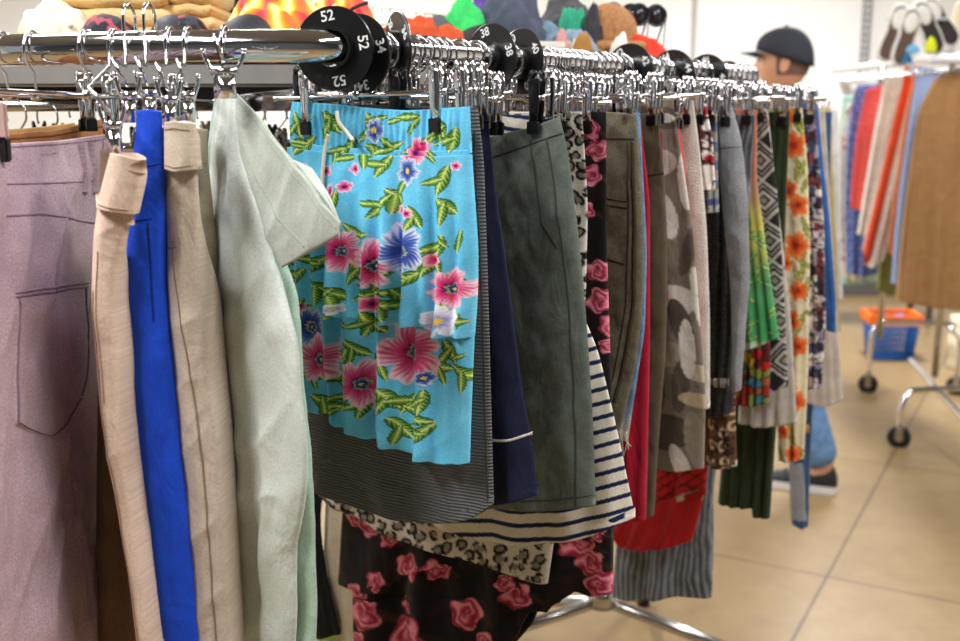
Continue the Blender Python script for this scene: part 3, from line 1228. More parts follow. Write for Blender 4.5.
MR = fabric('black_rose_print', None, mottle=0.05, crease=0.3)
g = gar('rose_print_skirt', 'long black tiered skirt with pink rose print, lowest hem of the front group', 'skirt', 0.295, 0.02,
        [(470, 112), (606, 112)], [(355, 700), (430, 690), (512, 645), (525, 628), (536, 607), (553, 608), (560, 600), (578, 589), (590, 594), (613, 592)], [(352, 400), (352, 584)], [(607, 250), (612, 400), (614, 520)],
        MR, pr=pr_rose, res=1.5, thick=0.045, fold=(0.009, 6), clips=(490, 590), smtb=False)
g2 = cloth('upper_tier', slot(0.295, 0.02)[2], [(345, 480), (480, 480), (560, 482)], [(338, 583), (375, 588), (398, 586), (402, 575), (440, 560), (560, 560)], None, None, MR, pr=lambda x, y: pr_rose(x, y), res=1.6, thick=0.06, t0=0.06, fold=(0.006, 4), parent=g.o, smtb=False)
for yy in (0,):
    strip(g, [(358, 596), (420, 596), (480, 590)], 1.6, fabric('black_binding', (10, 9, 11), crease=0), 'tier_seam')

# ---- long pieces low behind the mint jeans
g = gar('cream_trousers', 'cream cotton trousers, lower leg showing between mint jeans and rose print skirt', 'trousers', 0.335, 0.0,
        [(430, 112), (520, 112)], [(318, 680), (356, 680)], [(330, 400)], [(356, 480)], fabric('cream_cotton', (214, 206, 180), mottle=0.1), res=2.5, thick=0.01, fold=(0.002, 3), clips=(440, 510))
g = gar('black_trousers', 'black trousers with lime green hem edge beside the mint jeans', 'trousers', 0.318, 0.0,
        [(400, 112), (480, 112)], [(305, 634), (320, 638), (341, 634)], [(310, 400)], [(319, 500), (322, 545), (330, 590)], fabric('black_jersey', (18, 22, 24), mottle=0.1), res=2.5, thick=0.01, fold=(0.002, 3), clips=(410, 470))
strip(g, [(313, 636), (325, 638), (339, 635)], 2.2, fabric('lime_binding', (150, 190, 60), crease=0), 'hem_binding')

# ---- olive brown denim skirt with seams
MD = fabric('olive_brown_denim', (108, 102, 84), 'denim', bump=0.35, mottle=0.28, mscale=45)
MDD = fabric('olive_brown_denim_seam', (66, 60, 46), 'denim', crease=0)
g = gar('denim_skirt', 'olive brown denim skirt with curved pocket seams and studded side seam', 'skirt', 0.38, -0.05,
        [(530, 114), (576, 113), (610, 112), (636, 115)], [(560, 440), (600, 436), (620, 430)], None, [(641, 170), (644, 250), (643, 300), (637, 360), (627, 405)], MD, res=1.8, thick=0.035, fold=(0.002, 3), wr=0.0022, clips=(552, 601), hlabel='chrome clip hanger with a large black tip on the olive brown denim skirt')
strip(g, [(578, 140), (600, 138), (635, 139)], 2.4, MDD, 'waist_seam')
strip(g, [(584, 182), (592, 194), (610, 203), (631, 207)], 3.2, MDD, 'pocket_seam')
strip(g, [(588, 236), (600, 246), (615, 257), (630, 263)], 3.2, MDD, 'pocket_seam')
strip(g, [(584, 175), (594, 188), (612, 197), (631, 201)], 1.6, MDD, 'pocket_seam')
strip(g, [(633, 142), (636, 180), (638, 240), (637, 300), (630, 350), (620, 400)], 4.0, MDD, 'side_seam')
strip(g, [(629, 142), (632, 180), (633, 240), (631, 300), (624, 350), (614, 400)], 1.5, MDD, 'side_seam')


def belt_loop(g, x, y0, y1, w, mat):
    return strip(g, [(x, y0), (x + 0.3, (y0 + y1) / 2), (x, y1)], w, mat, 'belt_loop', lift=0.0035, step=2)


# ---- ripped light denim
def pr_rip(x, y):
    C = base(x, (104, 138, 172)) + (fbm(x / 3, y / 8, 4)[..., None] - 0.5) * 70
    C = mixc(C, sm(405, 440, y + 12 * vn(x / 4, y / 9, 3)), (196, 186, 168))
    return C


g = gar('ripped_denim_shorts', 'light blue ripped denim shorts with frayed hem behind the olive denim skirt', 'shorts', 0.42, 0,
        [(560, 113), (640, 113)], [(590, 440), (606, 446), (618, 441), (628, 440)], None, [(647, 250), (645, 330), (637, 380)], fabric('light_denim', None, 'denim', crease=0.2), pr=pr_rip, res=1.6, thick=0.02, fold=(0.002, 4), clips=(575, 630))
bm = bmesh.new()
rr = random.Random(4)
for i in range(16):
    x = 612 + i * 1.1
    q = on_cloth(g, x, 432 + rr.uniform(-4, 3), 0.002)
    tube(bm, smooth_path([q, q + Vector((rr.uniform(-.004, .004), rr.uniform(-.002, .002), -0.012)), q + Vector((rr.uniform(-.007, .007), rr.uniform(-.003, .003), -rr.uniform(.02, .05)))], 3), 0.0006, 5)
bm_obj('frayed_threads', bm, simple('pale_thread', (214, 206, 192), 0.9), g.o, world=True)

# ---- crimson dress
g = gar('crimson_skirt', 'long plain crimson skirt showing as a narrow strip beside the ripped denim', 'skirt', 0.45, 0,
        [(575, 113), (640, 115)], [(600, 516), (625, 521), (646, 519)], None, [(650, 200), (650, 350), (648, 450)], fabric('crimson_crepe', (168, 22, 48), mottle=0.08), res=2, thick=0.025, fold=(0.004, 3), clips=(590, 634))
# ---- dark olive trousers
g = gar('brown_olive_trousers', 'dark brown olive trousers with welt pocket, between crimson skirt and grey leaf print skirt', 'trousers', 0.49, 0,
        [(590, 112), (658, 114)], [(630, 514), (645, 517), (654, 515)], None, [(664, 170), (668, 250), (666, 350), (658, 450)], fabric('brown_olive_cotton', (88, 78, 62), mottle=0.2), res=2, thick=0.03, fold=(0.003, 3), clips=(605, 652))
strip(g, [(638, 178), (650, 175), (664, 173)], 2.5, fabric('brown_olive_seam', (60, 52, 40), crease=0), 'pocket_welt')
g = gar('dark_red_top', 'dark red garment glimpsed as a thin strip left of the grey leaf print skirt', 'garment', 0.53, 0,
        [(610, 130), (662, 132)], [(620, 300), (668, 300)], None, None, fabric('dark_red_cotton', (140, 20, 34), mottle=0.08), res=3, thick=0.02, clips=(620, 655))


# ---- grey leaf print skirt
def pr_leafp(x, y):
    C = base(x, (128, 117, 106))
    for cx, cy, a, L, W, col in ((665, 118, 0.1, 20, 11, (92, 80, 70)), (664, 118, 0.05, 11, 5, (224, 216, 208)), (662, 162, 0.1, 16, 13, (210, 200, 190)), (687, 180, 1.5, 30, 8, (214, 206, 198)),
                                 (670, 215, 1.3, 24, 9, (212, 204, 196)), (658, 240, 1.4, 26, 9, (82, 72, 64)), (690, 250, 1.8, 26, 7, (92, 82, 72)), (676, 300, 0.2, 22, 16, (218, 211, 203)),
                                 (684, 322, 1.25, 26, 9, (86, 76, 66)), (668, 352, 0.05, 24, 13, (158, 144, 130)), (698, 372, 0.4, 20, 8, (196, 182, 160)), (661, 385, 1.5, 26, 8, (74, 66, 58)),
                                 (684, 385, 1.6, 26, 8, (88, 80, 70)), (690, 348, 1.5, 30, 7, (222, 214, 206)), (700, 400, 0.3, 18, 7, (190, 172, 146)), (670, 430, 0.1, 26, 18, (80, 71, 62)),
                                 (698, 440, 1.4, 30, 10, (150, 140, 128)), (684, 462, 1.2, 22, 7, (214, 206, 196)), (660, 310, 1.5, 30, 8, (100, 88, 76)), (700, 300, 1.4, 34, 6, (212, 204, 196)), (656, 280, 1.2, 22, 6, (200, 188, 174))):
        ca, sa = math.cos(a), math.sin(a)
        p = ((x - cx) * ca + (y - cy) * sa) / L
        q = (-(x - cx) * sa + (y - cy) * ca) / W
        C = mixc(C, sm(1.03, 0.97, np.sqrt(p * p + q * q)), col)
    return C


g = gar('leaf_print_skirt', 'grey and off white skirt with large abstract leaf shapes', 'skirt', 0.58, -0.06,
        [(600, 96), (648, 94), (672, 93)], [(630, 462), (652, 466), (680, 470), (704, 468)], None, [(681, 150), (693, 230), (700, 320), (706, 400)], fabric('leaf_print_linen', None, mottle=0.08), pr=pr_leafp, res=1.3, thick=0.025, fold=(0.003, 3), wr=0.001, clips=(615, 656), black=True, hlabel='black clip hanger on the grey leaf print skirt')
g = gar('coral_red_dress', 'coral red garment showing as a thin red line left of the cream fleece skirt', 'garment', 0.615, 0,
        [(640, 110), (677, 110)], [(660, 330), (697, 345)], None, [(684, 160), (691, 230)], fabric('coral_cotton', (214, 60, 44), mottle=0.08), res=3, thick=0.015, clips=(648, 678))
g = gar('fleece_skirt', 'cream fleecy textured skirt right of the grey leaf print skirt', 'skirt', 0.65, 0,
        [(640, 98), (693, 96)], [(670, 408), (710, 408)], None, [(700, 150), (707, 230), (710, 320)], fabric('cream_fleece', (214, 205, 196), bump=1.0, wscale=300, dist=0.003, mottle=0.12), res=1.8, thick=0.03, fold=(0.003, 3), clips=(655, 686))


def pr_wf(x, y):
    C = base(x, (228, 218, 210))
    d1, d2, c = voro(x / 13, y / 15, 6)
    C = mixc(C, sm(0.34, 0.28, d1) * (c > 0.45), (176, 24, 40))
    return mixc(C, sm(0.1, 0.06, np.abs(fbm(x / 12, y / 14, 5) - 0.5)), (70, 30, 30))


g = gar('white_floral_blouse', 'white blouse with red and dark line flowers, between cream fleece skirt and plaid skirt', 'blouse', 0.69, 0,
        [(665, 100), (706, 104)], [(690, 188), (716, 190)], None, [(713, 140)], fabric('white_floral_print', None), pr=pr_wf, res=1.5, thick=0.02, clips=(672, 700))


def pr_plaid(x, y):
    C = base(x, (92, 108, 140))
    C = mixc(C, 0.6 * (np.sin(x * 0.9) > 0.3), (40, 48, 84))
    C = mixc(C, 0.6 * (np.sin(y * 0.33) > 0.4), (190, 186, 176))
    return mixc(C, 0.7 * (np.sin(y * 0.33 + 1.5) > 0.9), (190, 170, 90))


g = gar('plaid_skirt', 'blue and grey plaid skirt glimpsed left of the black textured skirt', 'skirt', 0.715, 0,
        [(680, 106), (717, 110)], [(690, 214), (719, 212)], None, None, fabric('blue_plaid', None), pr=pr_plaid, res=1.5, thick=0.02, clips=(688, 712))


def pr_black_tex(x, y):
    d1, d2, c = voro(x / 3.2, y / 3.2, 1)
    return base(x, (44, 43, 46)) + sm(0.25, 0.5, d1)[..., None] * 22 - 6


g = gar('black_textured_skirt', 'black pebble textured skirt with a grey belt buckle strap', 'skirt', 0.785, 0.0,
        [(700, 118), (722, 116)], [(690, 408), (718, 416), (732, 412)], None, [(738, 185), (741, 250), (740, 330)], fabric('black_boucle', None, bump=0.8, wscale=500, dist=0.002), pr=pr_black_tex, res=1.3, thick=0.025, clips=(702, 716))
strip(g, [(704, 379), (716, 381), (731, 381)], 9, fabric('grey_strap', (170, 168, 164), crease=0), 'strap', lift=0.002)
bm = bmesh.new()
pp = [on_cloth(g, x, y, 0.004) for x, y in ((718, 377), (728, 377), (728, 385), (718, 385))]
tube(bm, pp, 0.0012, 6, closed=True)
bm_obj('buckle', bm, CHROME, g.o, world=True)
g = gar('grey_denim_skirt', 'plain pale grey denim skirt slanting down in front of the black textured skirt', 'skirt', 0.745, -0.02,
        [(715, 106), (732, 106)], [(733, 392), (740, 390)], [(720, 180), (731, 290), (734, 340)], [(742, 140), (748, 200), (750, 280)], fabric('grey_denim', (134, 136, 140), 'denim', mottle=0.15), res=1.7, thick=0.03, fold=(0.002, 3), wr=0.002, clips=(715, 728))
strip(g, [(715, 150), (728, 147), (742, 147)], 1.8, fabric('grey_denim_seam', (100, 102, 106), crease=0), 'waist_seam')


def pr_brownfl(x, y):
    C = base(x, (92, 62, 40))
    d1, d2, c = voro(x / 12, y / 14, 11)
    C = mixc(C, sm(0.4, 0.34, d1), (196, 178, 150))
    C = mixc(C, sm(0.22, 0.16, d1), (124, 74, 44))
    return mixc(C, sm(0.07, 0.03, np.abs(fbm(x / 10, y / 9, 7) - 0.52)), (40, 26, 20))


g = gar('brown_floral_skirt', 'brown and cream floral skirt showing its hem under the black textured skirt', 'skirt', 0.80, 0,
        [(700, 120), (735, 120)], [(704, 462), (720, 468), (737, 466)], None, [(740, 300), (735, 400)], fabric('brown_floral', None), pr=pr_brownfl, res=1.5, thick=0.02, clips=(705, 730))

# ---- low red and grey pieces behind the crimson skirt
def pr_redlat(x, y):
    C = base(x, (178, 26, 28))
    a = np.abs(((x * 0.8 + y * 1.3) / 13) % 1 - 0.5)
    b = np.abs(((x * 1.1 - y * 1.5) / 22) % 1 - 0.5)
    C = mixc(C, sm(0.12, 0.08, a), (56, 20, 20))
    C = mixc(C, sm(0.06, 0.04, b), (56, 20, 20))
    C = mixc(C, sm(0.15, 0.1, np.abs(y - 500 + 6 * np.sin(x / 12) ) / 40), (170, 160, 128))
    return mixc(C, (y > 503 + 5 * np.sin(x / 14)), (170, 24, 26))


g = gar('red_lattice_skirt', 'red skirt with black lattice lines and beige trim showing low beneath the leaf print skirt', 'skirt', 0.84, 0.0,
        [(690, 118), (730, 118)], [(606, 532), (624, 546), (660, 547), (692, 540)], [(622, 480)], [(708, 470), (704, 500)], fabric('red_lattice', None), pr=pr_redlat, res=1.6, thick=0.03, fold=(0.005, 4), clips=(700, 724), smtb=False)
g = cloth('contrast_panel', slot(0.84)[2], [(626, 492), (660, 500), (706, 488)], [(612, 530), (628, 546), (660, 547), (690, 541)], None, None, fabric('deep_red', (160, 22, 26)), res=2, thick=0.04, t0=0.04, fold=(0.004, 4), parent=g.o)


def pr_wood(x, y):
    t = x / 3.0 + 2.4 * fbm(x / 18, y / 32, 2) + 0.8 * np.sin(y / 26 + x / 19)
    s = 0.5 + 0.5 * np.sin(t * 3.1 + 4 * fbm(x / 30, y / 40, 7))
    return base(x, (104, 108, 114)) + (s[..., None] - 0.5) * 70 + (fbm(x / 2, y / 7, 4)[..., None] - 0.5) * 30


g = gar('grey_grain_dress', 'grey dress with wavy wood grain print, its hem lowest beside the rack leg', 'dress', 0.89, 0.0,
        [(705, 115), (755, 115)], [(612, 596), (640, 598), (680, 594), (712, 597)], [(640, 470), (618, 520)], [(735, 400), (713, 480), (714, 540)], fabric('grey_grain_print', None), pr=pr_wood, res=1.6, thick=0.035, fold=(0.004, 4), clips=(715, 748))


# ---- green tropical, geometric etc
def pr_trop(x, y):
    t = sm(140, 330, y)
    C = base(x, (190, 120, 100)) * (1 - t)[..., None] + np.asarray((70, 158, 96)) * t[..., None]
    C = mixc(C, sm(190, 230, y) * sm(280, 235, y), (196, 186, 84))
    rn = random.Random(2)
    for i in range(26):
        C = leaf(C, x, y, 738 + rn.uniform(0, 42), rn.uniform(200, 340), 9, 2.2, rn.uniform(0, 3), (60, 130, 80), (150, 190, 90), (190, 210, 120))
    return mixc(C, sm(338, 344, y), (196, 200, 176))


g = gar('tropical_skirt', 'skirt fading from coral through yellow to green with leaf print and frayed hem', 'skirt', 0.93, 0,
        [(722, 108), (757, 110)], [(728, 350), (745, 350), (762, 345), (779, 337)], None, [(757, 180), (768, 260), (776, 315)], fabric('tropical_print', None), pr=pr_trop, res=1.4, thick=0.025, fold=(0.003, 4), clips=(728, 750))


def pr_patch(x, y):
    d1, d2, c = voro(x / 9, y / 9, 14)
    cols = np.array([(190, 30, 36), (40, 110, 80), (200, 160, 60), (150, 40, 30), (60, 120, 130), (120, 130, 60), (160, 90, 50), (90, 30, 30)], float)
    C = cols[(c * 7.99).astype(int)]
    return mixc(C, sm(0.12, 0.05, d2 - d1), (40, 30, 20))


g = gar('patchwork_skirt', 'red green and yellow mosaic print skirt below the green leaf print hem', 'skirt', 0.98, 0,
        [(735, 116), (752, 116)], [(735, 404), (755, 406), (769, 403)], None, [(756, 250), (771, 345)], fabric('mosaic_print', None), pr=pr_patch, res=1.4, thick=0.02, clips=(738, 750))


def pr_geo(x, y):
    cx = x - 757 - (y - 123) * 0.125
    a = np.abs(((cx / 26) + 0.5) % 1 - 0.5) * 2
    b = np.abs(((y / 40) + 0.5) % 1 - 0.5) * 2
    r = a * 0.65 + b
    C = base(x, (34, 33, 36))
    for k in (0.42, 1.0):
        C = mixc(C, sm(0.12, 0.07, np.abs(r - k)), (178, 174, 166))
    C = mixc(C, sm(0.07, 0.03, np.abs(r - 0.72)), (150, 148, 142))
    return mixc(C, sm(0.22, 0.16, r), (140, 132, 120))


g = gar('geometric_skirt', 'black and grey skirt with bold geometric diamond pattern', 'skirt', 1.01, 0,
        [(740, 108), (766, 108)], [(755, 388), (776, 390), (788, 386)], None, [(777, 188), (782, 254), (786, 330)], fabric('diamond_print', None), pr=pr_geo, res=1.1, thick=0.025, fold=(0.002, 3), clips=(746, 760))


def pr_linen(x, y):
    C = base(x, (190, 182, 172)) + (fbm(x / 1.5, y / 9, 3)[..., None] - 0.5) * 26
    d1, d2, c = voro(x / 8, y / 9, 4)
    C = mixc(C, sm(0.3, 0.2, d1) * (c > 0.5) * sm(400, 300, y), (120, 100, 130))
    C = mixc(C, sm(0.3, 0.2, d1) * (c > 0.6) * sm(340, 260, y), (200, 80, 90))
    return C


g = gar('linen_dress', 'natural linen dress with small faded flowers, pale straight hem at mid height', 'dress', 1.05, 0,
        [(752, 110), (768, 110)], [(738, 422), (765, 426), (797, 422)], [(745, 300)], [(776, 188), (784, 254), (792, 330)], fabric('flecked_linen', None), pr=pr_linen, res=1.6, thick=0.03, fold=(0.003, 4), clips=(756, 766))


def pr_green_stripe(x, y):
    C = base(x, (44, 56, 36))
    return C


g = gar('dark_green_trousers', 'plain dark forest green wide trousers hanging low under the linen dress', 'trousers', 1.10, 0,
        [(755, 112), (790, 112)], [(718, 503), (735, 506), (754, 507), (757, 517), (770, 518)], [(725, 420)], [(778, 410), (774, 460)], fabric('forest_green_knit', (44, 54, 30), 'rib_v', wscale=500), res=1.8, thick=0.03, fold=(0.004, 5), clips=(765, 785), smtb=False)


def pr_orange(x, y):
    C = base(x, (226, 212, 178))
    rn = random.Random(9)
    for i in range(40):
        cx, cy = 775 + rn.uniform(0, 40), rn.uniform(110, 470)
        C = leaf(C, x, y, cx, cy, 14, 2.5, rn.uniform(0.6, 2.2), (110, 120, 50), (180, 170, 80), (200, 190, 120))
    for cx, cy, R in ((788, 118, 9), (795, 145, 12), (790, 190, 10), (800, 205, 10), (798, 245, 12), (788, 262, 7), (800, 290, 9), (792, 320, 11), (800, 345, 9), (788, 385, 11), (797, 400, 10), (785, 430, 7), (795, 452, 8)):
        C = flower(C, x, y, cx, cy, R, cx, ((196, 60, 24), (226, 96, 40), (240, 150, 80)), eye=(150, 40, 20), sq=1.2)
    return C


g = gar('orange_floral_trousers', 'cream trousers printed with orange flowers and olive stems', 'trousers', 1.15, 0.0,
        [(768, 106), (802, 108)], [(778, 460), (790, 461), (804, 458)], None, [(808, 170), (810, 260), (808, 380)], fabric('orange_floral_print', None), pr=pr_orange, res=1.3, thick=0.03, fold=(0.003, 3), clips=(775, 797))


def pr_paisley(x, y):
    d1, d2, c = voro(x / 8, y / 11, 21)
    cols = np.array([(200, 190, 190), (60, 50, 64), (150, 150, 170), (120, 60, 60), (220, 214, 210), (70, 80, 110)], float)
    C = cols[(c * 5.99).astype(int)]
    return mixc(C, sm(0.1, 0.04, np.abs(fbm(x / 5, y / 6, 3) - 0.5)), (40, 34, 44))


g = gar('paisley_dress', 'grey and burgundy marbled paisley dress between orange floral trousers and blue jeans', 'dress', 1.21, 0,
        [(785, 108), (815, 108)], [(795, 388), (822, 388)], None, [(824, 220), (826, 320)], fabric('paisley_print', None), pr=pr_paisley, res=1.3, thick=0.02, clips=(790, 810))
g = gar('blue_trousers', 'bright denim blue trousers sloping down beside the paisley dress', 'trousers', 1.27, 0,
        [(796, 104), (818, 104)], [(826, 330), (836, 332)], [(800, 130), (812, 200), (822, 280)], [(822, 150), (830, 220), (836, 300)], fabric('bright_blue_denim', (48, 92, 158), 'denim', mottle=0.15), res=1.3, thick=0.02, fold=(0.001, 3), clips=(800, 812))
g = gar('beige_linen_dress', 'plain greige linen dress flaring at the right end of the centre rack', 'dress', 1.34, 0,
        [(795, 110), (825, 110)], [(800, 400), (820, 406), (843, 398)], None, [(830, 200), (836, 300)], fabric('greige_linen', (188, 176, 164)), res=1.6, thick=0.03, fold=(0.003, 4), clips=(800, 820))
g = gar('patched_jeans', 'dark blue jeans with tan label and grey lower leg, hanging lowest near the black shoe', 'jeans', 1.40, 0,
        [(806, 112), (832, 112)], [(792, 524), (798, 528), (808, 524)], [(806, 300), (793, 420), (790, 480)], [(826, 300), (813, 400), (810, 470)], fabric('dark_blue_denim', (50, 78, 116), 'denim', mottle=0.2), res=1.5, thick=0.02, fold=(0.001, 3), clips=(812, 826))
patch(g, [(789, 462), (800, 460)], [(791, 521), (806, 521)], None, None, fabric('grey_panel', (146, 148, 156), 'denim'), 'grey_panel', res=2)
patch(g, [(798, 422), (808, 422)], [(799, 433), (808, 433)], None, None, simple('tan_leather', (196, 150, 96), 0.6), 'leather_label', res=2)
g = gar('tan_cord_trousers', 'tan yellow corduroy trousers, narrow strip right of the bright blue trousers', 'trousers', 1.45, 0,
        [(810, 108), (831, 108)], [(824, 330), (840, 330)], None, None, fabric('tan_cord', (176, 158, 108), 'rib_v', wscale=500), res=2, thick=0.02, clips=(814, 826))
g = gar('pale_grey_trousers', 'pale grey trousers at the far right end of the centre rack', 'trousers', 1.49, 0,
        [(822, 109), (838, 109)], [(832, 300), (842, 300)], None, None, fabric('pale_grey_cotton', (200, 198, 200)), res=2, thick=0.02, clips=(826, 836))

# ================================================================ GARMENTS AT THE NEAR LEFT, ON THE CURVE
def near(name, label, cat, p0, p1, T, B, L, R, mat, **k):
    """p0, p1: two floor-plan points that the garment's plane runs through"""
    pl = Plane(p0.x, p0.y, p1.x - p0.x, p1.y - p0.y)
    g = cloth(name, pl, T, B, L, R, mat, **k)
    tag(g.o, label, cat)
    return g


def hook_at(px, py, Y, ang, a=-0.12, b=0.12, label=None, black=False, dz=0.0, h=-97):
    q = on_path(px)
    return hanger(q, ang, a, b, black, label, dz=dz, hrot=math.radians(h) - ang)


# lavender trousers
ML = fabric('lavender_twill', (198, 170, 180), 'denim', bump=0.25, mottle=0.1)
MLD = fabric('lavender_seam', (146, 120, 136), crease=0)
a0, a1 = P(5, 143, 1.02), P(107, 135, 1.26)
g = near('lavender_trousers', 'dusty lavender trousers with a big patch pocket, leftmost and nearest garment', 'trousers', a0, a1,
         [(-70, 150), (5, 144), (60, 141), (107, 134)], [(-90, 700), (20, 690), (102, 670)], [(-80, 400)], [(107, 160), (99, 230), (101, 320), (106, 420), (105, 520)],
         ML, res=1.7, thick=0.012, fold=(0.003, 3), wr=0.0026, smtb=False, edge=0.35)
gl = g
patch(g, [(0, 290), (40, 285), (84, 280)], [(6, 425), (24, 434), (44, 442), (50, 436), (78, 400)], [(3, 350)], [(82, 330)], ML, 'pocket', lift=0.002)
for pts_ in ([(3, 293), (40, 288), (82, 283)], [(3, 297), (40, 292), (81, 287)], [(6, 300), (7, 360), (9, 423)], [(9, 422), (26, 430), (44, 437), (60, 420), (76, 398)], [(79, 288), (80, 340), (76, 396)]):
    strip(g, pts_, 1.3, MLD, 'stitching', lift=0.003)
strip(g, [(0, 184), (50, 183), (98, 181)], 1.8, MLD, 'waist_seam')
strip(g, [(0, 216), (40, 214), (98, 224)], 2.2, MLD, 'yoke_seam')
strip(g, [(5, 147), (60, 144), (104, 139)], 1.3, MLD, 'stitching')
for x in (77, 88):
    strip(g, [(x, 142), (x + 3, 165), (x + 5, 192)], 6.5, ML, 'belt_loop', lift=0.004, step=2)
strip(g, [(100, 142), (98, 200), (96, 260), (99, 320)], 2.0, MLD, 'side_seam')

# brown leather waistband behind the lavender trousers
g = near('brown_leather_trousers', 'tan brown suede trousers whose waistband rises behind the lavender trousers', 'trousers', P(5, 140, 1.20), P(110, 135, 1.40),
         [(-30, 140), (5, 134), (50, 131), (80, 124), (105, 119)], [(-60, 660), (70, 655), (150, 645)], None, [(110, 200), (120, 400), (140, 560)],
         fabric('tan_suede', (172, 118, 76), mottle=0.15), res=3, thick=0.03, fold=(0.004, 3), smtb=False)
strip(g, [(5, 139), (50, 136), (80, 130), (104, 126)], 2, fabric('tan_suede_dark', (120, 76, 44), crease=0), 'waist_seam')
g = near('camel_trousers', 'camel coloured trousers, only the dark yellow waistband edge seen behind the suede one', 'trousers', P(5, 132, 1.32), P(110, 128, 1.5),
         [(-30, 132), (20, 129), (60, 125), (75, 123)], [(-60, 500), (90, 500)], None, None,
         fabric('camel_cotton', (178, 140, 86), mottle=0.15), res=4, thick=0.02, fold=(0.004, 3), smtb=False)

# hangers of the left group
hook_at(34, 50, 0, math.radians(48), -0.10, 0.09, 'chrome clip hanger holding the lavender trousers')
hook_at(88, 48.6, 0, math.radians(40), -0.14, 0.10, 'chrome clip hanger with its bar running left behind the lavender waistband')
hook_at(5, 50.5, 0, math.radians(55), -0.12, 0.10, 'chrome clip hanger hooked at the left end of the rail in view')

MBG = fabric('peach_beige_cotton', (228, 202, 182), mottle=0.08)
MBGD = fabric('peach_beige_seam', (172, 138, 112), crease=0)
# peach beige trousers, folded waistband edge towards the viewer
e0 = P(120, 170, 1.00)
g = near('peach_trousers', 'peach beige trousers with folded waistband cuff, hanging right of the lavender trousers', 'trousers', e0, e0 + Vector((1, -0.25, 0)),
         [(99, 205), (116, 208), (134, 212)], [(141, 660), (154, 660)], [(94, 250), (93, 300), (98, 370), (103, 420), (113, 480), (130, 570)], [(125, 240), (115, 290), (121, 370), (123, 420), (131, 490), (142, 570)],
         MBG, res=1.2, thick=0.02, back=0.16, fold=(0.001, 2), wr=0.0014, t0=0.02, smtb=False, edge=0.5)
g2 = cloth('waistband', Plane(e0.x, e0.y - 0.008, 1, -0.25), [(112, 153), (128, 154), (144, 160)], [(98, 206), (116, 210), (135, 214)], [(106, 175)], [(141, 185)], MBG, res=1.2, thick=0.03, t0=0.03, fold=(0.0005, 2), back=0.05, parent=g.o, smtb=False)
strip(g2, [(99, 202), (117, 206), (135, 210)], 1.4, MBGD, 'stitching')
strip(g, [(99, 290), (100, 340), (106, 400), (115, 450), (128, 530), (145, 640)], 1.6, MBGD, 'side_seam')
strip(g, [(105, 250), (103, 290), (105, 340), (111, 400)], 1.2, MBGD, 'stitching')

# brown trousers in the shadow behind
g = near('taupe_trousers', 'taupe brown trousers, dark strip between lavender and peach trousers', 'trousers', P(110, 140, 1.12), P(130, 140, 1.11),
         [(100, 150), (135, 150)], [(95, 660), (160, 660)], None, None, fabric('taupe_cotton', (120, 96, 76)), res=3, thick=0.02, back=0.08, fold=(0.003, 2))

# royal blue trousers
MBL = fabric('royal_blue_jersey', (26, 74, 204), mottle=0.07, bump=0.3)
e0 = P(150, 170, 1.03)
g = near('royal_blue_trousers', 'royal blue trousers hanging between peach and sand coloured trousers', 'trousers', e0, e0 + Vector((1, -0.2, 0)),
         [(137, 111), (150, 110), (162, 112)], [(150, 660), (199, 660)], [(134, 150), (131, 200), (128, 230), (127, 300), (133, 380), (140, 480)], [(163, 150), (162, 200), (160, 250), (165, 320), (172, 390), (184, 500)],
         MBL, res=1.3, thick=0.02, back=0.17, fold=(0.0012, 2), wr=0.0012, t0=0.01, smtb=False, edge=0.5)
MBLD = fabric('royal_blue_seam', (14, 40, 130), crease=0)
strip(g, [(128, 223), (142, 219), (156, 218)], 2.0, MBLD, 'pocket_edge')
strip(g, [(134, 163), (148, 166), (162, 164)], 1.8, MBLD, 'waist_seam')
strip(g, [(153, 222), (155, 270), (158, 320)], 1.5, MBLD, 'side_seam')

# sand trousers
MSA = fabric('sand_cotton', (204, 188, 170), mottle=0.08)
MSAD = fabric('sand_seam', (140, 122, 102), crease=0)
e0 = P(182, 170, 1.04)
g = near('sand_trousers', 'sand beige trousers with a wide flat waistband, between royal blue trousers and mint jeans', 'trousers', e0, e0 + Vector((1, -0.15, 0)),
         [(165, 166), (180, 168), (198, 167)], [(190, 660), (232, 660)], [(167, 225), (168, 290), (172, 360), (178, 420), (184, 510)], [(199, 225), (204, 300), (210, 370), (216, 420), (223, 500)],
         MSA, res=1.3, thick=0.02, back=0.17, fold=(0.0012, 2), wr=0.0012, t0=0.015, smtb=False, edge=0.5)
g2 = cloth('waistband', Plane(e0.x, e0.y - 0.01, 1, -0.15), [(165, 123), (180, 121), (195, 124)], [(165, 168), (181, 171), (199, 169)], None, None, MSA, res=1.2, thick=0.025, t0=0.025, fold=(0.0004, 2), back=0.06, parent=g.o, smtb=False)
strip(g2, [(165, 130), (180, 128), (195, 131)], 1.3, MSAD, 'stitching')
strip(g2, [(166, 164), (181, 167), (198, 165)], 1.3, MSAD, 'stitching')
strip(g, [(176, 240), (183, 300), (194, 360), (203, 420), (212, 520), (220, 640)], 1.6, MSAD, 'side_seam')
strip(g, [(168, 245), (172, 248), (180, 246)], 1.5, MSAD, 'pocket_edge')
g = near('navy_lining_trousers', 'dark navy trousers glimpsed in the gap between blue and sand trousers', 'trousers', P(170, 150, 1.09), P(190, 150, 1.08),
         [(155, 128), (172, 128)], [(160, 660), (200, 660)], None, None, fabric('midnight_cotton', (26, 30, 52)), res=3, thick=0.02, back=0.06, fold=(0.003, 2))
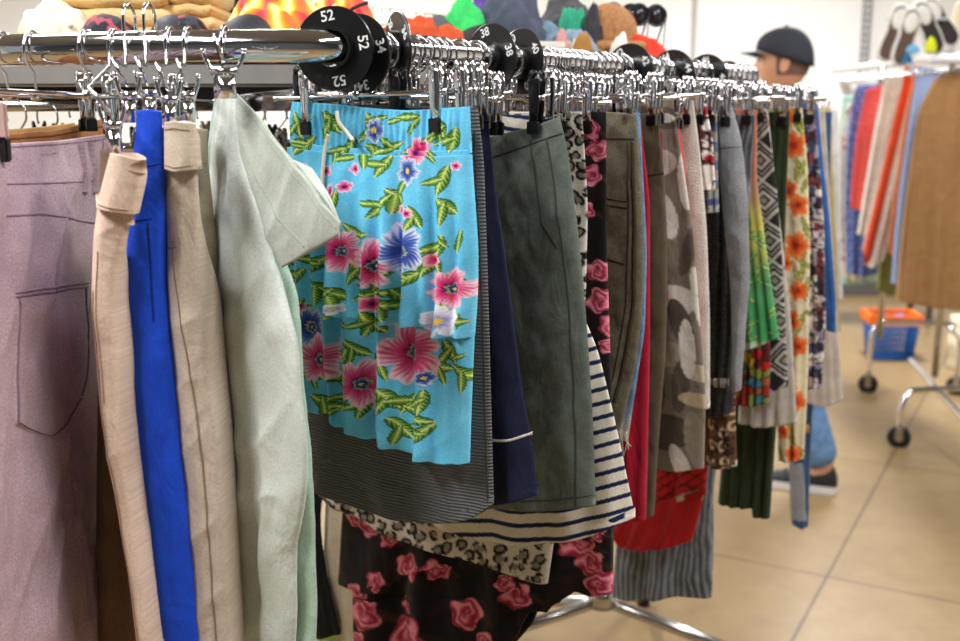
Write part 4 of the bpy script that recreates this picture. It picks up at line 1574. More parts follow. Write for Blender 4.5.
g = near('khaki_trousers', 'pale khaki trousers seen as a narrow strip left of the mint jeans', 'trousers', P(190, 150, 1.12), P(210, 150, 1.10),
         [(192, 128), (208, 130)], [(196, 600), (214, 600)], None, None, fabric('pale_khaki', (160, 152, 128)), res=2, thick=0.02, back=0.06, fold=(0.001, 2))
strip(g, [(192, 162), (208, 163)], 1.6, MSAD, 'waist_seam')
strip(g, [(192, 210), (207, 211)], 1.6, MSAD, 'yoke_seam')

# mint jeans
MMG = fabric('mint_denim_back', (186, 214, 196), mottle=0.05, bump=0.2)
MM = fabric('mint_denim', (212, 220, 212), 'plain', mottle=0.05, bump=0.2, mscale=30)
MMI = fabric('mint_denim_inside', (180, 188, 178), 'plain', mottle=0.05, bump=0.2)
MMD = fabric('mint_seam', (158, 170, 158), crease=0)
q = Pz(226, 46.6, RZ)
m0, m1 = Vector((q.x, q.y, 0)), Vector((q.x + 0.66, q.y - 0.75, 0))
g = near('mint_jeans', 'pale mint green jeans clipped by one side, open waistband flaring to the right', 'jeans', m0, m1,
         [(218, 94), (226, 92), (237, 95)], [(232, 665), (275, 665), (316, 665)], [(211, 140), (206, 180), (206, 250), (209, 330), (214, 410), (222, 520)], [(246, 150), (262, 215), (285, 262), (300, 300), (304, 390), (313, 475), (316, 560)],
         MMG, res=1.5, thick=0.03, fold=(0.005, 3), wr=0.0022, foldtop=0.3, t0=0.015, smtb=False)
gm = g
# lighter front fold of the leg
cloth('front_leg', Plane(q.x + 0.012 * -0.75, q.y - 0.022, 0.66, -0.75), [(217, 98), (227, 96), (238, 99)], [(232, 662), (262, 662), (293, 662)], [(211, 150), (208, 210), (209, 260), (213, 330), (219, 430), (226, 540)], [(243, 150), (258, 210), (280, 280), (297, 340), (301, 400), (307, 450), (305, 500), (294, 552), (296, 600)], MM, res=1.6, thick=0.03, t0=0.002, fold=(0.004, 3), wr=0.002, parent=gm.o, smtb=False)
wb_pl = Plane(q.x - 0.012, q.y - 0.03, 0.66, -0.75)
w = cloth('waistband', wb_pl, [(236, 92), (266, 126), (296, 165), (324, 203), (341, 224)], [(240, 150), (256, 195), (270, 232), (282, 268)], [(235, 115)], [(341, 234), (322, 246), (305, 255)],
          MMI, res=1.3, thick=0.006, t0=0.004, fold=(0.0008, 2), wr=0.001, parent=gm.o, smtb=False, foldtop=1)
strip(w, [(240, 140), (262, 182), (284, 220), (306, 246)], 1.5, MMD, 'stitching')
strip(w, [(240, 101), (264, 130), (292, 168), (320, 206), (337, 228)], 1.3, MMD, 'stitching')
w2 = cloth('inner_waistband', Plane(q.x - 0.002, q.y - 0.012, 0.66, -0.75), [(290, 158), (312, 168), (326, 190), (341, 222)], [(290, 200), (325, 215), (341, 234)], None, None, MM, res=1.6, thick=0.01, fold=(0.0008, 2), parent=gm.o, smtb=False)
strip(gm, [(231, 100), (230, 150), (226, 200), (228, 270), (236, 300), (240, 360)], 2.0, MMD, 'fly_seam')
strip(gm, [(208, 170), (222, 174), (240, 166)], 1.6, MMD, 'waist_seam')
strip(gm, [(258, 282), (270, 284), (282, 290)], 1.6, MMD, 'pocket_edge')
strip(gm, [(262, 200), (254, 215), (264, 245), (272, 262)], 1.6, MMD, 'fly_edge')
METAL_D = simple('dark_rivet', (58, 56, 54), 0.35, 0.9)
for (x, y, r_) in ((221, 234, 0.0042), (253.5, 227, 0.0042)):
    c = on_cloth(gm, x, y, 0.002)
    bm = bmesh.new()
    n_ = Vector(gm.n)
    tube(bm, [c - n_ * 0.004, c + n_ * 0.001, c + n_ * 0.003], r_, 12, rs=[r_, r_, r_ * 0.6])
    bm_obj('button', bm, METAL_D, gm.o, world=True)

# tall hangers with sprung clips for the edge-on trousers
def tall_hanger(px, Y, ytop, yclip, label, w=0.016, lean=0.0):
    rp = on_path(px)
    top = P(px, ytop, rp.y)
    c = P(px, yclip, Y)
    root = empty('clip_hanger', (c.x, c.y, c.z), (0, 0, 0.0))
    tag(root, label, 'hanger', 'tall clip hangers above the edge on trousers')
    h = 0.0
    bm = bmesh.new()
    R0 = 0.0205
    o_ = Vector((rp.x, rp.y, 0)) - Vector((c.x, c.y, 0))
    zt = top.z - c.z
    zr = RZ - c.z
    pts = [(o_.x, o_.y + R0 + 0.001, zr - 0.012), (o_.x, o_.y + R0, zr)]
    pts += [(o_.x, o_.y + R0 * math.cos(math.radians(a)), max(zt - R0 * 0.8, zr) + R0 * 0.8 * math.sin(math.radians(a))) for a in range(0, 181, 20)]
    pts += [(o_.x, o_.y - R0, zr - 0.02), (o_.x * 0.3, -0.012, 0.045), (0, -0.004, 0.02)]
    tube(bm, pts, 0.0018, 8)
    bm_obj('hook', bm, CHROME, root)
    bm = bmesh.new()
    for s in (-1, 1):
        tube(bm, smooth_path([(s * w * 0.75, -0.004, -h + 0.030), (s * w * 0.62, -0.004, -h + 0.02), (s * w * 0.3, -0.004, -h + 0.006), (s * w * 0.25, -0.004, -h - 0.012)], 4), 0.0022, 8)
        tube(bm, [(s * w * 0.75, -0.004, -h + 0.030), (s * w * 0.75, -0.004, -h + 0.033)], 0.0028, 10)
    tube(bm, [(-w * 0.5, -0.004, -h + 0.012), (w * 0.5, -0.004, -h + 0.012)], 0.004, 10)
    bx(bm, (0, -0.004, -h - 0.004), (w * 0.75, 0.010, 0.020))
    bm_obj('clip', bm, CHROME, root)
    return root


tall_hanger(131, 1.05, 4, 108, 'chrome hanger rising tallest above the rail, left of the pair over the blue trousers')
tall_hanger(151, 1.07, 3, 106, 'chrome hanger with the tall hook directly above the royal blue trousers')
tall_hanger(171, 1.06, 27, 112, 'chrome hanger above the sand trousers, left of two')
tall_hanger(189, 1.08, 27, 108, 'chrome hanger above the sand trousers, right of two')
tall_hanger(226, 1.06, 26, 84, 'wide sprung chrome clip hanger gripping the mint jeans', w=0.026)
tall_hanger(115, 1.00, 29, 138, 'small chrome clip gripping the peach beige waistband')
# the far clip at the left frame edge, on the lavender waistband
bm = bmesh.new()
c = P(2, 150, 1.0)
bx(bm, (0, 0, 0), (0.014, 0.010, 0.022))
o = bm_obj('clip', bm, BLACK_PL, smooth=False, bevel=0.0015)
o.name = 'clothes_clip'
o.location = c
tag(o, 'black clip jaw at the left frame edge on the lavender waistband', 'clip')
bm = bmesh.new()
prof = [(0.0, -0.006, 0.0), (0.0, -0.005, 0.018), (0.0, -0.004, 0.040)]
bx(bm, (0, -0.002, 0.027), (0.016, 0.006, 0.034))
pk = bm_obj('handle', bm, simple('pink_plastic', (206, 172, 166), 0.4), smooth=False, bevel=0.002)
pk.parent = o

# clutter of the far rail seen through the gap: hangers with garments
fr = smooth_path(outer + [lp], 4)
RN2 = random.Random(3)
cols = [('black', (26, 26, 28)), ('olive', (92, 96, 62)), ('brown', (104, 78, 56)), ('grey', (120, 118, 116)), ('navy', (34, 40, 66)), ('rust', (140, 78, 48)), ('cream', (206, 196, 176)), ('charcoal', (58, 58, 60)), ('wine', (96, 36, 44)), ('stone', (168, 158, 140))]
back_line = [Vector((-0.66 + 0.092 * i, 1.55 + 0.10 * i, 0)) for i in range(10)]
bm = bmesh.new()
tube(bm, [back_line[0] + Vector((-0.05, -0.05, 1.455)), back_line[-1] + Vector((0.1, 0.1, 1.455))], 0.008, 10)
o = bm_obj('inner_rail', bm, CHROME_DULL, rack, world=True)
for i, b in enumerate(back_line):
    nm, c = cols[i]
    loc = Vector((b.x, b.y, 1.455 - (RR - 0.0075)))
    ang = math.atan2(-0.5, 1.0) + RN2.uniform(-0.1, 0.1)
    hanger(loc, ang, -0.1, 0.1, black=i % 2 == 0, label='chrome clip hanger deep inside the rack, seen below the grey tray edge', group='clip hangers inside the rack')
    for kk in (1, 2):
        l2 = loc + Vector((0.031 * kk, 0.033 * kk, 0))
        hanger(l2, ang + RN2.uniform(-0.2, 0.2), -RN2.uniform(0.04, 0.13), RN2.uniform(0.03, 0.12), black=RN2.random() < 0.6, label='chrome clip hanger deep inside the rack, seen below the grey tray edge', group='clip hangers inside the rack', dz=RN2.uniform(-0.004, 0.004))
    pl = Plane(b.x, b.y, math.cos(ang), math.sin(ang))
    hw = 0.165
    # plain outline in the plane, given in picture units
    def px_(tx, z):
        X_, Y_ = b.x + pl.d[0] * tx, b.y + pl.d[1] * tx
        dz_ = z - CZ
        f_ = Y_ * cp - dz_ * sp
        u_ = Y_ * sp + dz_ * cp
        return (480 + F * X_ / f_, 320.5 - F * u_ / f_)
    z1 = 1.455 - RR - 0.045
    z0 = 0.95 + 0.05 * (i % 3)
    g = cloth('hidden_trousers' if i % 2 else 'hidden_skirt', pl, [px_(-hw, z1), px_(hw, z1)], [px_(-hw * 1.15, z0), px_(hw * 1.15, z0)], None, None, fabric('inside_%s' % nm, c), res=6, thick=0.02, fold=(0.004, 3))
    tag(g.o, '%s %s hanging deep inside the rack behind the near garments' % (nm, 'trousers' if i % 2 else 'skirt'), 'trousers' if i % 2 else 'skirt')

# ================================================================ THINGS LYING ON THE TRAY
def blob(name, label, cat, c, s, mat, seed=0, amp=0.25, freq=2.2, rz=0.0, flat=0.35, pr=None, group=None, sub=5):
    """a crumpled piece of cloth lying in a heap: real thickness, flat below"""
    bm = bmesh.new()
    bmesh.ops.create_icosphere(bm, subdivisions=sub, radius=1)
    co = np.array([v.co[:] for v in bm.verts])
    n1 = fbm(co[:, 0] * freq + 9, co[:, 1] * freq + co[:, 2] * 1.3 + 5, seed, 3) - 0.5
    rg = 1 - np.abs(2 * fbm(co[:, 0] * freq * 1.4 + co[:, 2] + 3, co[:, 1] * freq * 0.8 + 7, seed + 4, 2) - 1)
    k = 1 + amp * 2 * n1 + amp * 0.8 * (rg - 0.6)
    co = co * k[:, None]
    co[:, 2] = np.where(co[:, 2] < 0, co[:, 2] * flat * 0.3, co[:, 2])
    co *= np.array(s)
    co[:, 2] -= co[:, 2].min()
    for v, p in zip(bm.verts, co):
        v.co = p
    o = bm_obj(name, bm, mat)
    o.location = c
    o.rotation_euler = (0, 0, rz)
    return tag(o, label, cat, group)


def folded(name, label, cat, c, sx, sy, h, mat, rz=0.0, lay=2):
    """a folded garment: layers with rounded fold at the front edge"""
    bm = bmesh.new()
    hh = h / lay
    n = 14
    rn = random.Random(int(c[0] * 1000) + int(c[2] * 999))
    for l in range(lay):
        z0 = l * hh
        prof = []
        m = 8
        for i in range(m + 1):
            a = -math.pi / 2 + math.pi * i / m
            prof.append((-sy / 2 - math.cos(a) * hh * 0.45 + hh * 0.4, z0 + hh / 2 + math.sin(a) * hh * 0.495))
        prof += [(sy / 2, z0 + hh * 0.99), (sy / 2, z0 + hh * 0.01)]
        rows = []
        for i in range(n + 1):
            t = i / n
            x = -sx / 2 + sx * t
            e = 1 - 0.5 * (abs(2 * t - 1)) ** 12
            wv = 0.004 * math.sin(t * 9 + l * 2 + rn.random()) 
            rows.append([bm.verts.new((x, y + wv, z0 + hh / 2 + (z - z0 - hh / 2) * e + 0.0015 * math.sin(t * 14 + l))) for y, z in prof])
        for i in range(n):
            for k in range(len(prof)):
                k2 = (k + 1) % len(prof)
                bm.faces.new((rows[i][k], rows[i][k2], rows[i + 1][k2], rows[i + 1][k]))
        bm.faces.new(rows[0][::-1])
        bm.faces.new(rows[-1])
    bmesh.ops.recalc_face_normals(bm, faces=bm.faces)
    o = bm_obj(name, bm, mat)
    o.location = c
    o.rotation_euler = (0, 0, rz)
    return tag(o, label, cat)


T0 = TZ
def at(x, Y):
    return P(x, 60, Y).x


TAN = simple('tan_terry', (222, 186, 124), 0.95, 0, 0.12, 260, bump=0.4)
TAN2 = simple('wheat_terry', (228, 196, 140), 0.95, 0, 0.12, 260, bump=0.4)
YS = 1.72
q = P(92, 40, YS)
folded('folded_towel', 'tan folded towel at the bottom of the left pile on the tray', 'towel', (at(98, YS), YS + 0.07, T0), 0.24, 0.18, 0.063, TAN, 0.03, 2)
folded('folded_towel', 'wheat coloured folded towel, middle layer of the left pile', 'towel', (at(110, YS), YS + 0.075, T0 + 0.063), 0.20, 0.17, 0.029, TAN2, -0.02, 1)
folded('folded_towel', 'tan folded towel second from the top in the left pile', 'towel', (at(116, YS), YS + 0.075, T0 + 0.092), 0.165, 0.17, 0.026, TAN, 0.02, 1)
folded('folded_towel', 'tan folded towel topmost in the left pile', 'towel', (at(118, YS), YS + 0.075, T0 + 0.118), 0.15, 0.17, 0.03, TAN2, 0.02, 1)
folded('folded_towel', 'tan folded towel in the smaller pile, just above its dark base', 'towel', (at(188, YS), YS + 0.085, T0 + 0.055), 0.083, 0.16, 0.026, TAN2, 0.0, 1)
folded('folded_towel', 'tan folded towel in the middle of the smaller pile', 'towel', (at(187, YS), YS + 0.085, T0 + 0.081), 0.082, 0.16, 0.018, TAN, 0.0, 1)
folded('folded_towel', 'tan folded towel topping the smaller right pile', 'towel', (at(188, YS), YS + 0.085, T0 + 0.099), 0.080, 0.16, 0.03, TAN2, 0.0, 1)
folded('folded_cloth', 'dark folded cloth under the smaller pile of tan towels', 'cloth', (at(188, YS), YS + 0.085, T0), 0.09, 0.16, 0.055, simple('dark_cloth', (40, 38, 42), 0.9), 0.0, 2)
o = blob('cream_blouse', 'cream blouse with buttons slumped over the left end of the towel pile', 'blouse', (at(52, YS - 0.06), YS - 0.03, T0), (0.062, 0.05, 0.088), simple('cream_cotton_heap', (238, 226, 204), 0.9, 0, 0.06, 30, bump=0.3), 5, 0.18)
for i in range(3):
    bm = bmesh.new()
    bmesh.ops.create_uvsphere(bm, u_segments=10, v_segments=6, radius=0.004)
    b = bm_obj('button', bm, simple('pearl', (214, 206, 190), 0.25))
    b.parent = o
    b.location = (0.012 + i * 0.012, -0.048 + i * 0.004, 0.025 + 0.018 * i)


def bikini(name, label, c, rz, mat, trim):
    root = empty(name, c, (0, 0, rz))
    tag(root, label, 'swim top', None)
    for s in (-1, 1):
        bm = bmesh.new()
        bmesh.ops.create_uvsphere(bm, u_segments=24, v_segments=12, radius=1)
        for v in list(bm.verts):
            if v.co.z < -0.05:
                bm.verts.remove(v)
        for v in bm.verts:
            v.co = Vector((v.co.x * 0.050 + s * 0.046, v.co.y * 0.05, max(v.co.z, 0) ** 0.7 * 0.072 * (1 + 0.2 * s * v.co.x)))
        r_ = bmesh.ops.solidify(bm, geom=bm.faces[:], thickness=0.003)
        bm_obj('cup', bm, mat, root)
    bm = bmesh.new()
    tube(bm, smooth_path([(-0.13, 0.02, 0.004), (-0.1, -0.045, 0.006), (0, -0.05, 0.01), (0.1, -0.045, 0.006), (0.13, 0.03, 0.004)], 6), 0.003, 6)
    bm_obj('band', bm, trim, root)
    return root


def heap_print(name, c1, c2, c3, scale):
    m, nt, b = newmat(name)
    N, Lk = nt.nodes, nt.links
    tc = N.new('ShaderNodeTexCoord')
    n = N.new('ShaderNodeTexVoronoi')
    n.inputs['Scale'].default_value = scale
    Lk.new(tc.outputs['Object'], n.inputs['Vector'])
    r = N.new('ShaderNodeValToRGB')
    r.color_ramp.interpolation = 'CONSTANT'
    e = r.color_ramp.elements
    e[0].color = L4(c1)
    e[1].position = 0.38
    e[1].color = L4(c2)
    x = e.new(0.68)
    x.color = L4(c3)
    sepx = N.new('ShaderNodeSeparateColor')
    Lk.new(n.outputs['Color'], sepx.inputs[0])
    Lk.new(sepx.outputs[0], r.inputs['Fac'])
    Lk.new(r.outputs[0], b.inputs['Base Color'])
    b.inputs['Roughness'].default_value = 0.8
    return m


FLB = heap_print('dark_floral_heap', (28, 28, 36), (60, 62, 74), (170, 70, 84), 90)
bikini('swim_top', 'black padded swim top with small coral print, lying before the tan towels', (at(148, 1.62), 1.62, T0 + 0.001), 0.15, FLB, BLACK_RUB)
bikini('swim_top', 'black padded swim top right of the coral printed one on the tray', (at(213, 1.62), 1.62, T0 + 0.001), -0.1, simple('black_lycra', (44, 46, 54), 0.6), BLACK_RUB)


def pr_mat_stripes():
    m, nt, b = newmat('orange_yellow_swim_print')
    N, Lk = nt.nodes, nt.links
    tc = N.new('ShaderNodeTexCoord')
    mp = N.new('ShaderNodeMapping')
    mp.inputs['Rotation'].default_value = (0.3, 0.2, 0.7)
    w = N.new('ShaderNodeTexWave')
    w.inputs['Scale'].default_value = 8
    w.inputs['Distortion'].default_value = 2.6
    w.inputs['Detail'].default_value = 1
    Lk.new(tc.outputs['Object'], mp.inputs[0])
    Lk.new(mp.outputs[0], w.inputs['Vector'])
    r = N.new('ShaderNodeValToRGB')
    e = r.color_ramp.elements
    e[0].position, e[0].color = 0.0, L4((226, 40, 70))
    e[1].position, e[1].color = 0.35, L4((250, 132, 24))
    for p_, c_ in ((0.62, (255, 176, 40)), (0.85, (255, 226, 90)), (0.97, (250, 240, 160))):
        x = e.new(p_)
        x.color = L4(c_)
    Lk.new(w.outputs['Fac'], r.inputs[0])
    Lk.new(r.outputs[0], b.inputs['Base Color'])
    b.inputs['Roughness'].default_value = 0.6
    return m


OR = pr_mat_stripes()
Y1 = 1.66
blob('orange_swimsuit', 'bright orange and yellow striped swimsuit heaped behind the 52 disc', 'swimsuit', (at(278, Y1), Y1 + 0.02, T0), (0.082, 0.06, 0.10), OR, 3, 0.22)
o = blob('orange_swim_shorts', 'orange and yellow swim shorts with black cord, right of the orange swimsuit', 'swim shorts', (at(338, 1.74), 1.76, T0), (0.06, 0.06, 0.105), OR, 8, 0.25)
bm = bmesh.new()
tube(bm, smooth_path([(-0.05, -0.05, 0.05), (-0.03, -0.062, 0.075), (0.0, -0.06, 0.07), (0.03, -0.058, 0.09), (0.05, -0.04, 0.10)], 6), 0.003, 6)
c_ = bm_obj('cord', bm, BLACK_RUB)
c_.parent = o
blob('black_garment', 'black crumpled garment behind the orange swimsuit at the top edge', 'garment', (at(228, 1.9), 1.92, T0), (0.05, 0.05, 0.155), simple('black_cloth', (34, 32, 34), 0.9), 12, 0.2)
blob('rust_scarf', 'rust orange scarf lying along the tray right of the size discs', 'scarf', (at(420, 1.80), 1.80, T0), (0.085, 0.03, 0.068), simple('rust_cloth', (206, 84, 40), 0.85, 0, 0.15, 60), 4, 0.3, rz=0.1)
heap = [
    ('grey_shirt', 'slate grey shirt slumped left of the bright green garment', 'shirt', 436, 2.02, (0.05, 0.05, 0.10), (96, 98, 104)),
    ('green_shirt', 'bright green crumpled shirt on the tray left of the black cap', 'shirt', 464, 2.05, (0.045, 0.045, 0.155), (60, 214, 110)),
    ('slate_beanie', 'slate grey blue beanie behind the black cap', 'hat', 512, 2.12, (0.085, 0.07, 0.155), (74, 80, 98)),
    ('tan_pouch', 'small tan pouch right of the black cap', 'pouch', 527, 2.06, (0.04, 0.03, 0.055), (206, 150, 96)),
    ('blue_shirt', 'faded blue shirt heap right of the slate beanie', 'shirt', 547, 2.12, (0.055, 0.05, 0.10), (112, 138, 160)),
    ('teal_cap', 'teal green crumpled cap in the middle of the heap', 'hat', 572, 2.19, (0.035, 0.04, 0.135), (44, 160, 124)),
    ('light_blue_shirt', 'light blue grey shirt under the teal cap', 'shirt', 578, 2.14, (0.05, 0.05, 0.09), (136, 160, 178)),
    ('grey_bag', 'dark grey strappy bag behind the teal cap', 'bag', 562, 2.25, (0.06, 0.05, 0.165), (84, 84, 88)),
    ('gold_purse', 'gold and brown patterned purse left of the brown straw hat', 'purse', 590, 2.14, (0.045, 0.04, 0.06), (168, 138, 92)),
    ('beige_scarf', 'beige scarf slanting beside the brown hat', 'scarf', 608, 2.17, (0.06, 0.04, 0.07), (206, 192, 170)),
    ('red_hat', 'bright red garment at the right end of the heap', 'garment', 634, 2.20, (0.07, 0.05, 0.085), (222, 62, 40)),
]
for i, (nm, lb, ct, x, Y, s, c) in enumerate(heap):
    s = (s[0], s[1], s[2] * 0.86)
    blob(nm, lb, ct, (at(x, Y), Y, T0), s, simple('heap_' + nm, c, 0.88, 0, 0.15, 50, bump=0.4), 20 + i * 3, 0.22)


extra = [
    ('pink_pouch', 'small dusty pink pouch between the faded blue shirt and teal cap', 'pouch', 560, 2.08, (0.02, 0.02, 0.075), (206, 150, 150)),
    ('cream_pouch', 'cream knotted cloth between the card box and gold purse', 'cloth', 574, 2.1, (0.03, 0.02, 0.06), (226, 218, 200)),
    ('dark_glove', 'dark glove lying just right of the teal cap', 'glove', 592, 2.15, (0.02, 0.02, 0.12), (50, 50, 56)),
    ('ochre_wallet', 'ochre wallet sticking up left of the brown hat', 'wallet', 583, 2.05, (0.02, 0.015, 0.065), (170, 120, 60)),
    ('white_scarf', 'white scarf end between the brown hat and the red garment', 'scarf', 622, 2.1, (0.025, 0.02, 0.06), (232, 228, 220)),
    ('purple_ribbon', 'purple knotted ribbon above the bright green shirt', 'ribbon', 480, 2.2, (0.018, 0.02, 0.155), (110, 80, 170)),
]
for i, (nm, lb, ct, x, Y, s, c) in enumerate(extra):
    blob(nm, lb, ct, (at(x, Y), Y, T0), s, simple('heap_' + nm, c, 0.88, 0, 0.15, 50, bump=0.4), 70 + i * 3, 0.3, sub=4)


def cap(name, label, c, rz, mat, s=1.0, tilt=0.0):
    root = empty(name, c, (tilt, 0, rz))
    tag(root, label, 'cap')
    bm = bmesh.new()
    bmesh.ops.create_uvsphere(bm, u_segments=32, v_segments=20, radius=1)
    for v in list(bm.verts):
        if v.co.z < -0.05:
            bm.verts.remove(v)
    for v in bm.verts:
        k = 1 - 0.03 * abs(math.sin(3 * math.atan2(v.co.y, v.co.x)))
        v.co = Vector((v.co.x * 0.098 * s * k, v.co.y * 0.086 * s * k, max(v.co.z, 0) ** 0.8 * 0.105 * s))
    bmesh.ops.solidify(bm, geom=bm.faces[:], thickness=0.002)
    bm_obj('crown', bm, mat, root)
    bm = bmesh.new()
    rows = []
    for i in range(13):
        a = math.radians(-58 + 116 * i / 12)
        e = math.cos(a)
        rows.append([bm.verts.new((0.092 * s * math.cos(a) + r_ * 0.075 * s * (0.25 + 0.75 * e), 0.082 * s * math.sin(a) * (1 + 0.05 * r_), (0.006 - 0.016 * r_ - 0.02 * r_ * math.sin(a) ** 2) * s)) for r_ in (0, 0.35, 0.7, 1)])
    for i in range(12):
        for k in range(3):
            bm.faces.new((rows[i][k], rows[i][k + 1], rows[i + 1][k + 1], rows[i + 1][k]))
    bmesh.ops.solidify(bm, geom=bm.faces[:], thickness=0.0025)
    bm_obj('brim', bm, mat, root)
    bm = bmesh.new()
    bmesh.ops.create_uvsphere(bm, u_segments=10, v_segments=6, radius=0.006 * s)
    bm_obj('top_button', bm, mat, root).location = (0, 0, 0.104 * s)
    return root


cap('peaked_hat', 'black cap lying in front of the slate beanie on the tray', (at(486, 1.98), 1.98, T0 + 0.012), 3.0, simple('black_cap_cloth', (38, 36, 40), 0.8), 0.72)
# brown bowler-like hat
root = empty('straw_hat', (at(608, 2.2), 2.2, T0))
tag(root, 'brown rounded straw hat standing on the heap near its right end', 'hat')
bm = bmesh.new()
bmesh.ops.create_uvsphere(bm, u_segments=24, v_segments=16, radius=1)
for v in bm.verts:
    v.co = Vector((v.co.x * 0.058, v.co.y * 0.05, 0.085 + v.co.z * 0.06 if v.co.z > 0 else 0.085 + v.co.z * 0.085))
bm_obj('crown', bm, simple('brown_straw', (176, 124, 78), 0.8, 0, 0.2, 120, bump=0.5), root)
bm = bmesh.new()
tube(bm, [(0.072 * math.cos(a * math.pi / 12), 0.062 * math.sin(a * math.pi / 12), 0.06) for a in range(24)], 0.010, 8, closed=True)
bm_obj('brim', bm, MATS['brown_straw'], root)
# white card box
bm = bmesh.new()
bx(bm, (0, 0, 0.03), (0.055, 0.035, 0.06))
o = bm_obj('card_box', bm, simple('white_card', (236, 228, 214), 0.7), smooth=False, bevel=0.002)
o.location = (at(549, 2.0), 2.03, T0)
o.rotation_euler = (0, 0, 0.3)
tag(o, 'small white card box right of the 40 disc', 'box')
# sunglasses
for i, (x, Y) in enumerate(((624, 2.24), (641, 2.26))):
    root = empty('sunglasses', (at(x, Y), Y - 0.02, T0 + 0.0), (0, 0, 0.3))
    tag(root, ('black round sunglasses standing behind the red garment, left pair', 'black round sunglasses standing behind the red garment, right pair')[i], 'sunglasses')
    bm = bmesh.new()
    for s in (-1, 1):
        tube(bm, [(s * 0.028 + 0.022 * math.cos(a * math.pi / 8), 0, 0.125 + 0.020 * math.sin(a * math.pi / 8)) for a in range(16)], 0.003, 6, closed=True)
    tube(bm, [(-0.008, 0, 0.13), (0.008, 0, 0.13)], 0.002, 6)
    for s in (-1, 1):
        tube(bm, [(s * 0.05, 0, 0.128), (s * 0.05, 0.06, 0.05), (s * 0.05, 0.10, 0.002)], 0.002, 6)
        tube(bm, [(s * 0.05, 0, 0.128), (s * 0.045, 0.0, 0.05), (s * 0.045, 0, 0.002)], 0.0015, 6)
    bm_obj('frame', bm, BLACK_PL, root)
    for s in (-1, 1):
        bm = bmesh.new()
        tube(bm, [(s * 0.028, -0.001, 0.125), (s * 0.028, 0.001, 0.125)], 0.020, 16)
        bm_obj('lens', bm, simple('smoked_lens', (40, 40, 44), 0.1, 0, 0.05), root)
# wire frame basket edge behind the heap
root = None
bm = bmesh.new()
for i in range(26):
    t = i / 25
    a = Vector((-0.22 + 0.44 * t, 2.27 + 0.10 * t, T0))
    tube(bm, [a, a + Vector((0.0, 0.0, 0.145 - 0.05 * t))], 0.0015, 5)
for k in range(5):
    tube(bm, [(-0.22, 2.27, T0 + 0.005 + 0.035 * k), (0.22, 2.37, T0 + 0.005 + 0.0225 * k)], 0.0015, 5)
o = bm_obj('wire_basket', bm, CHROME_DULL)
tag(o, 'grey wire mesh guard standing behind the heap of hats', 'wire mesh')

# ================================================================ THE MAN
def skin_mesh(verts, edges, radii, root=0, sub=2):
    me = bpy.data.meshes.new('tmp')
    me.from_pydata(verts, edges, [])
    o = bpy.data.objects.new('tmp', me)
    COL.objects.link(o)
    sk = o.modifiers.new('s', 'SKIN')
    for i, r_ in enumerate(radii):
        r_ = r_ if isinstance(r_, tuple) else (r_, r_)
        me.skin_vertices[0].data[i].radius = r_
        me.skin_vertices[0].data[i].use_root = (i == root)
    sb = o.modifiers.new('u', 'SUBSURF')
    sb.levels = sub
    sb.render_levels = sub
    dg = bpy.context.evaluated_depsgraph_get()
    dg.update()
    r = bpy.data.meshes.new_from_object(o.evaluated_get(dg))
    bpy.data.objects.remove(o)
    return r


def chain(spec):
    """spec: list of (name, (x,y,z), radius, parent)"""
    idx = {s[0]: i for i, s in enumerate(spec)}
    return [s[1] for s in spec], [(i, idx[s[3]]) for i, s in enumerate(spec) if s[3]], [s[2] for s in spec]


MX, MY = 1.16, 4.12
man = tag(empty('person', (MX, MY, 0), (0, 0, math.radians(-62))), 'person in black cap and blue jeans, back turned, beyond the centre rack', 'person')
# local frame: he walks towards -y; local x is to his left
SKIN = simple('skin', (214, 160, 128), 0.55, 0, 0.05, 20)
man.rotation_euler = (0, 0, math.radians(-113))
man.scale = (0.985, 0.985, 0.985)
h_tilt = 0.02
spec = [('hip', (0, 0, 0.95), 0.135, None), ('waist', (0, 0, 1.08), 0.125, 'hip'), ('chest', (0, 0.01, 1.28), 0.145, 'waist'), ('up', (0, 0.015, 1.40), 0.12, 'chest'), ('neck', (0, 0.01, 1.49), 0.062, 'up'),
        ('neck2', (0, -0.005, 1.555), 0.060, 'neck')]
for s, nm in ((1, 'l'), (-1, 'r')):
    fw = -0.16 * s if True else 0
    spec += [('sh' + nm, (0.17 * s, 0.01, 1.39), 0.062, 'up'), ('el' + nm, (0.24 * s, 0.04, 1.12), 0.046, 'sh' + nm), ('wr' + nm, (0.22 * s, -0.14 + 0.04 * s, 0.98), 0.030, 'el' + nm), ('pa' + nm, (0.215 * s, -0.21 + 0.04 * s, 0.955), (0.022, 0.036), 'wr' + nm)]
    spec += [('th' + nm, (0.095 * s, -0.01, 0.88), 0.092, 'hip'), ('kn' + nm, (0.10 * s, -0.02 + (0.11 if s > 0 else -0.08), 0.50), 0.058, 'th' + nm), ('an' + nm, (0.10 * s, 0.04 + (0.2 if s > 0 else -0.1), 0.09), 0.040, 'kn' + nm), ('to' + nm, (0.10 * s, -0.08 + (0.2 if s > 0 else -0.1), 0.04), 0.036, 'an' + nm)]
V, E, Rd = chain(spec)
body = skin_mesh(V, E, Rd)
bmB = bmesh.new()
bmB.from_mesh(body)
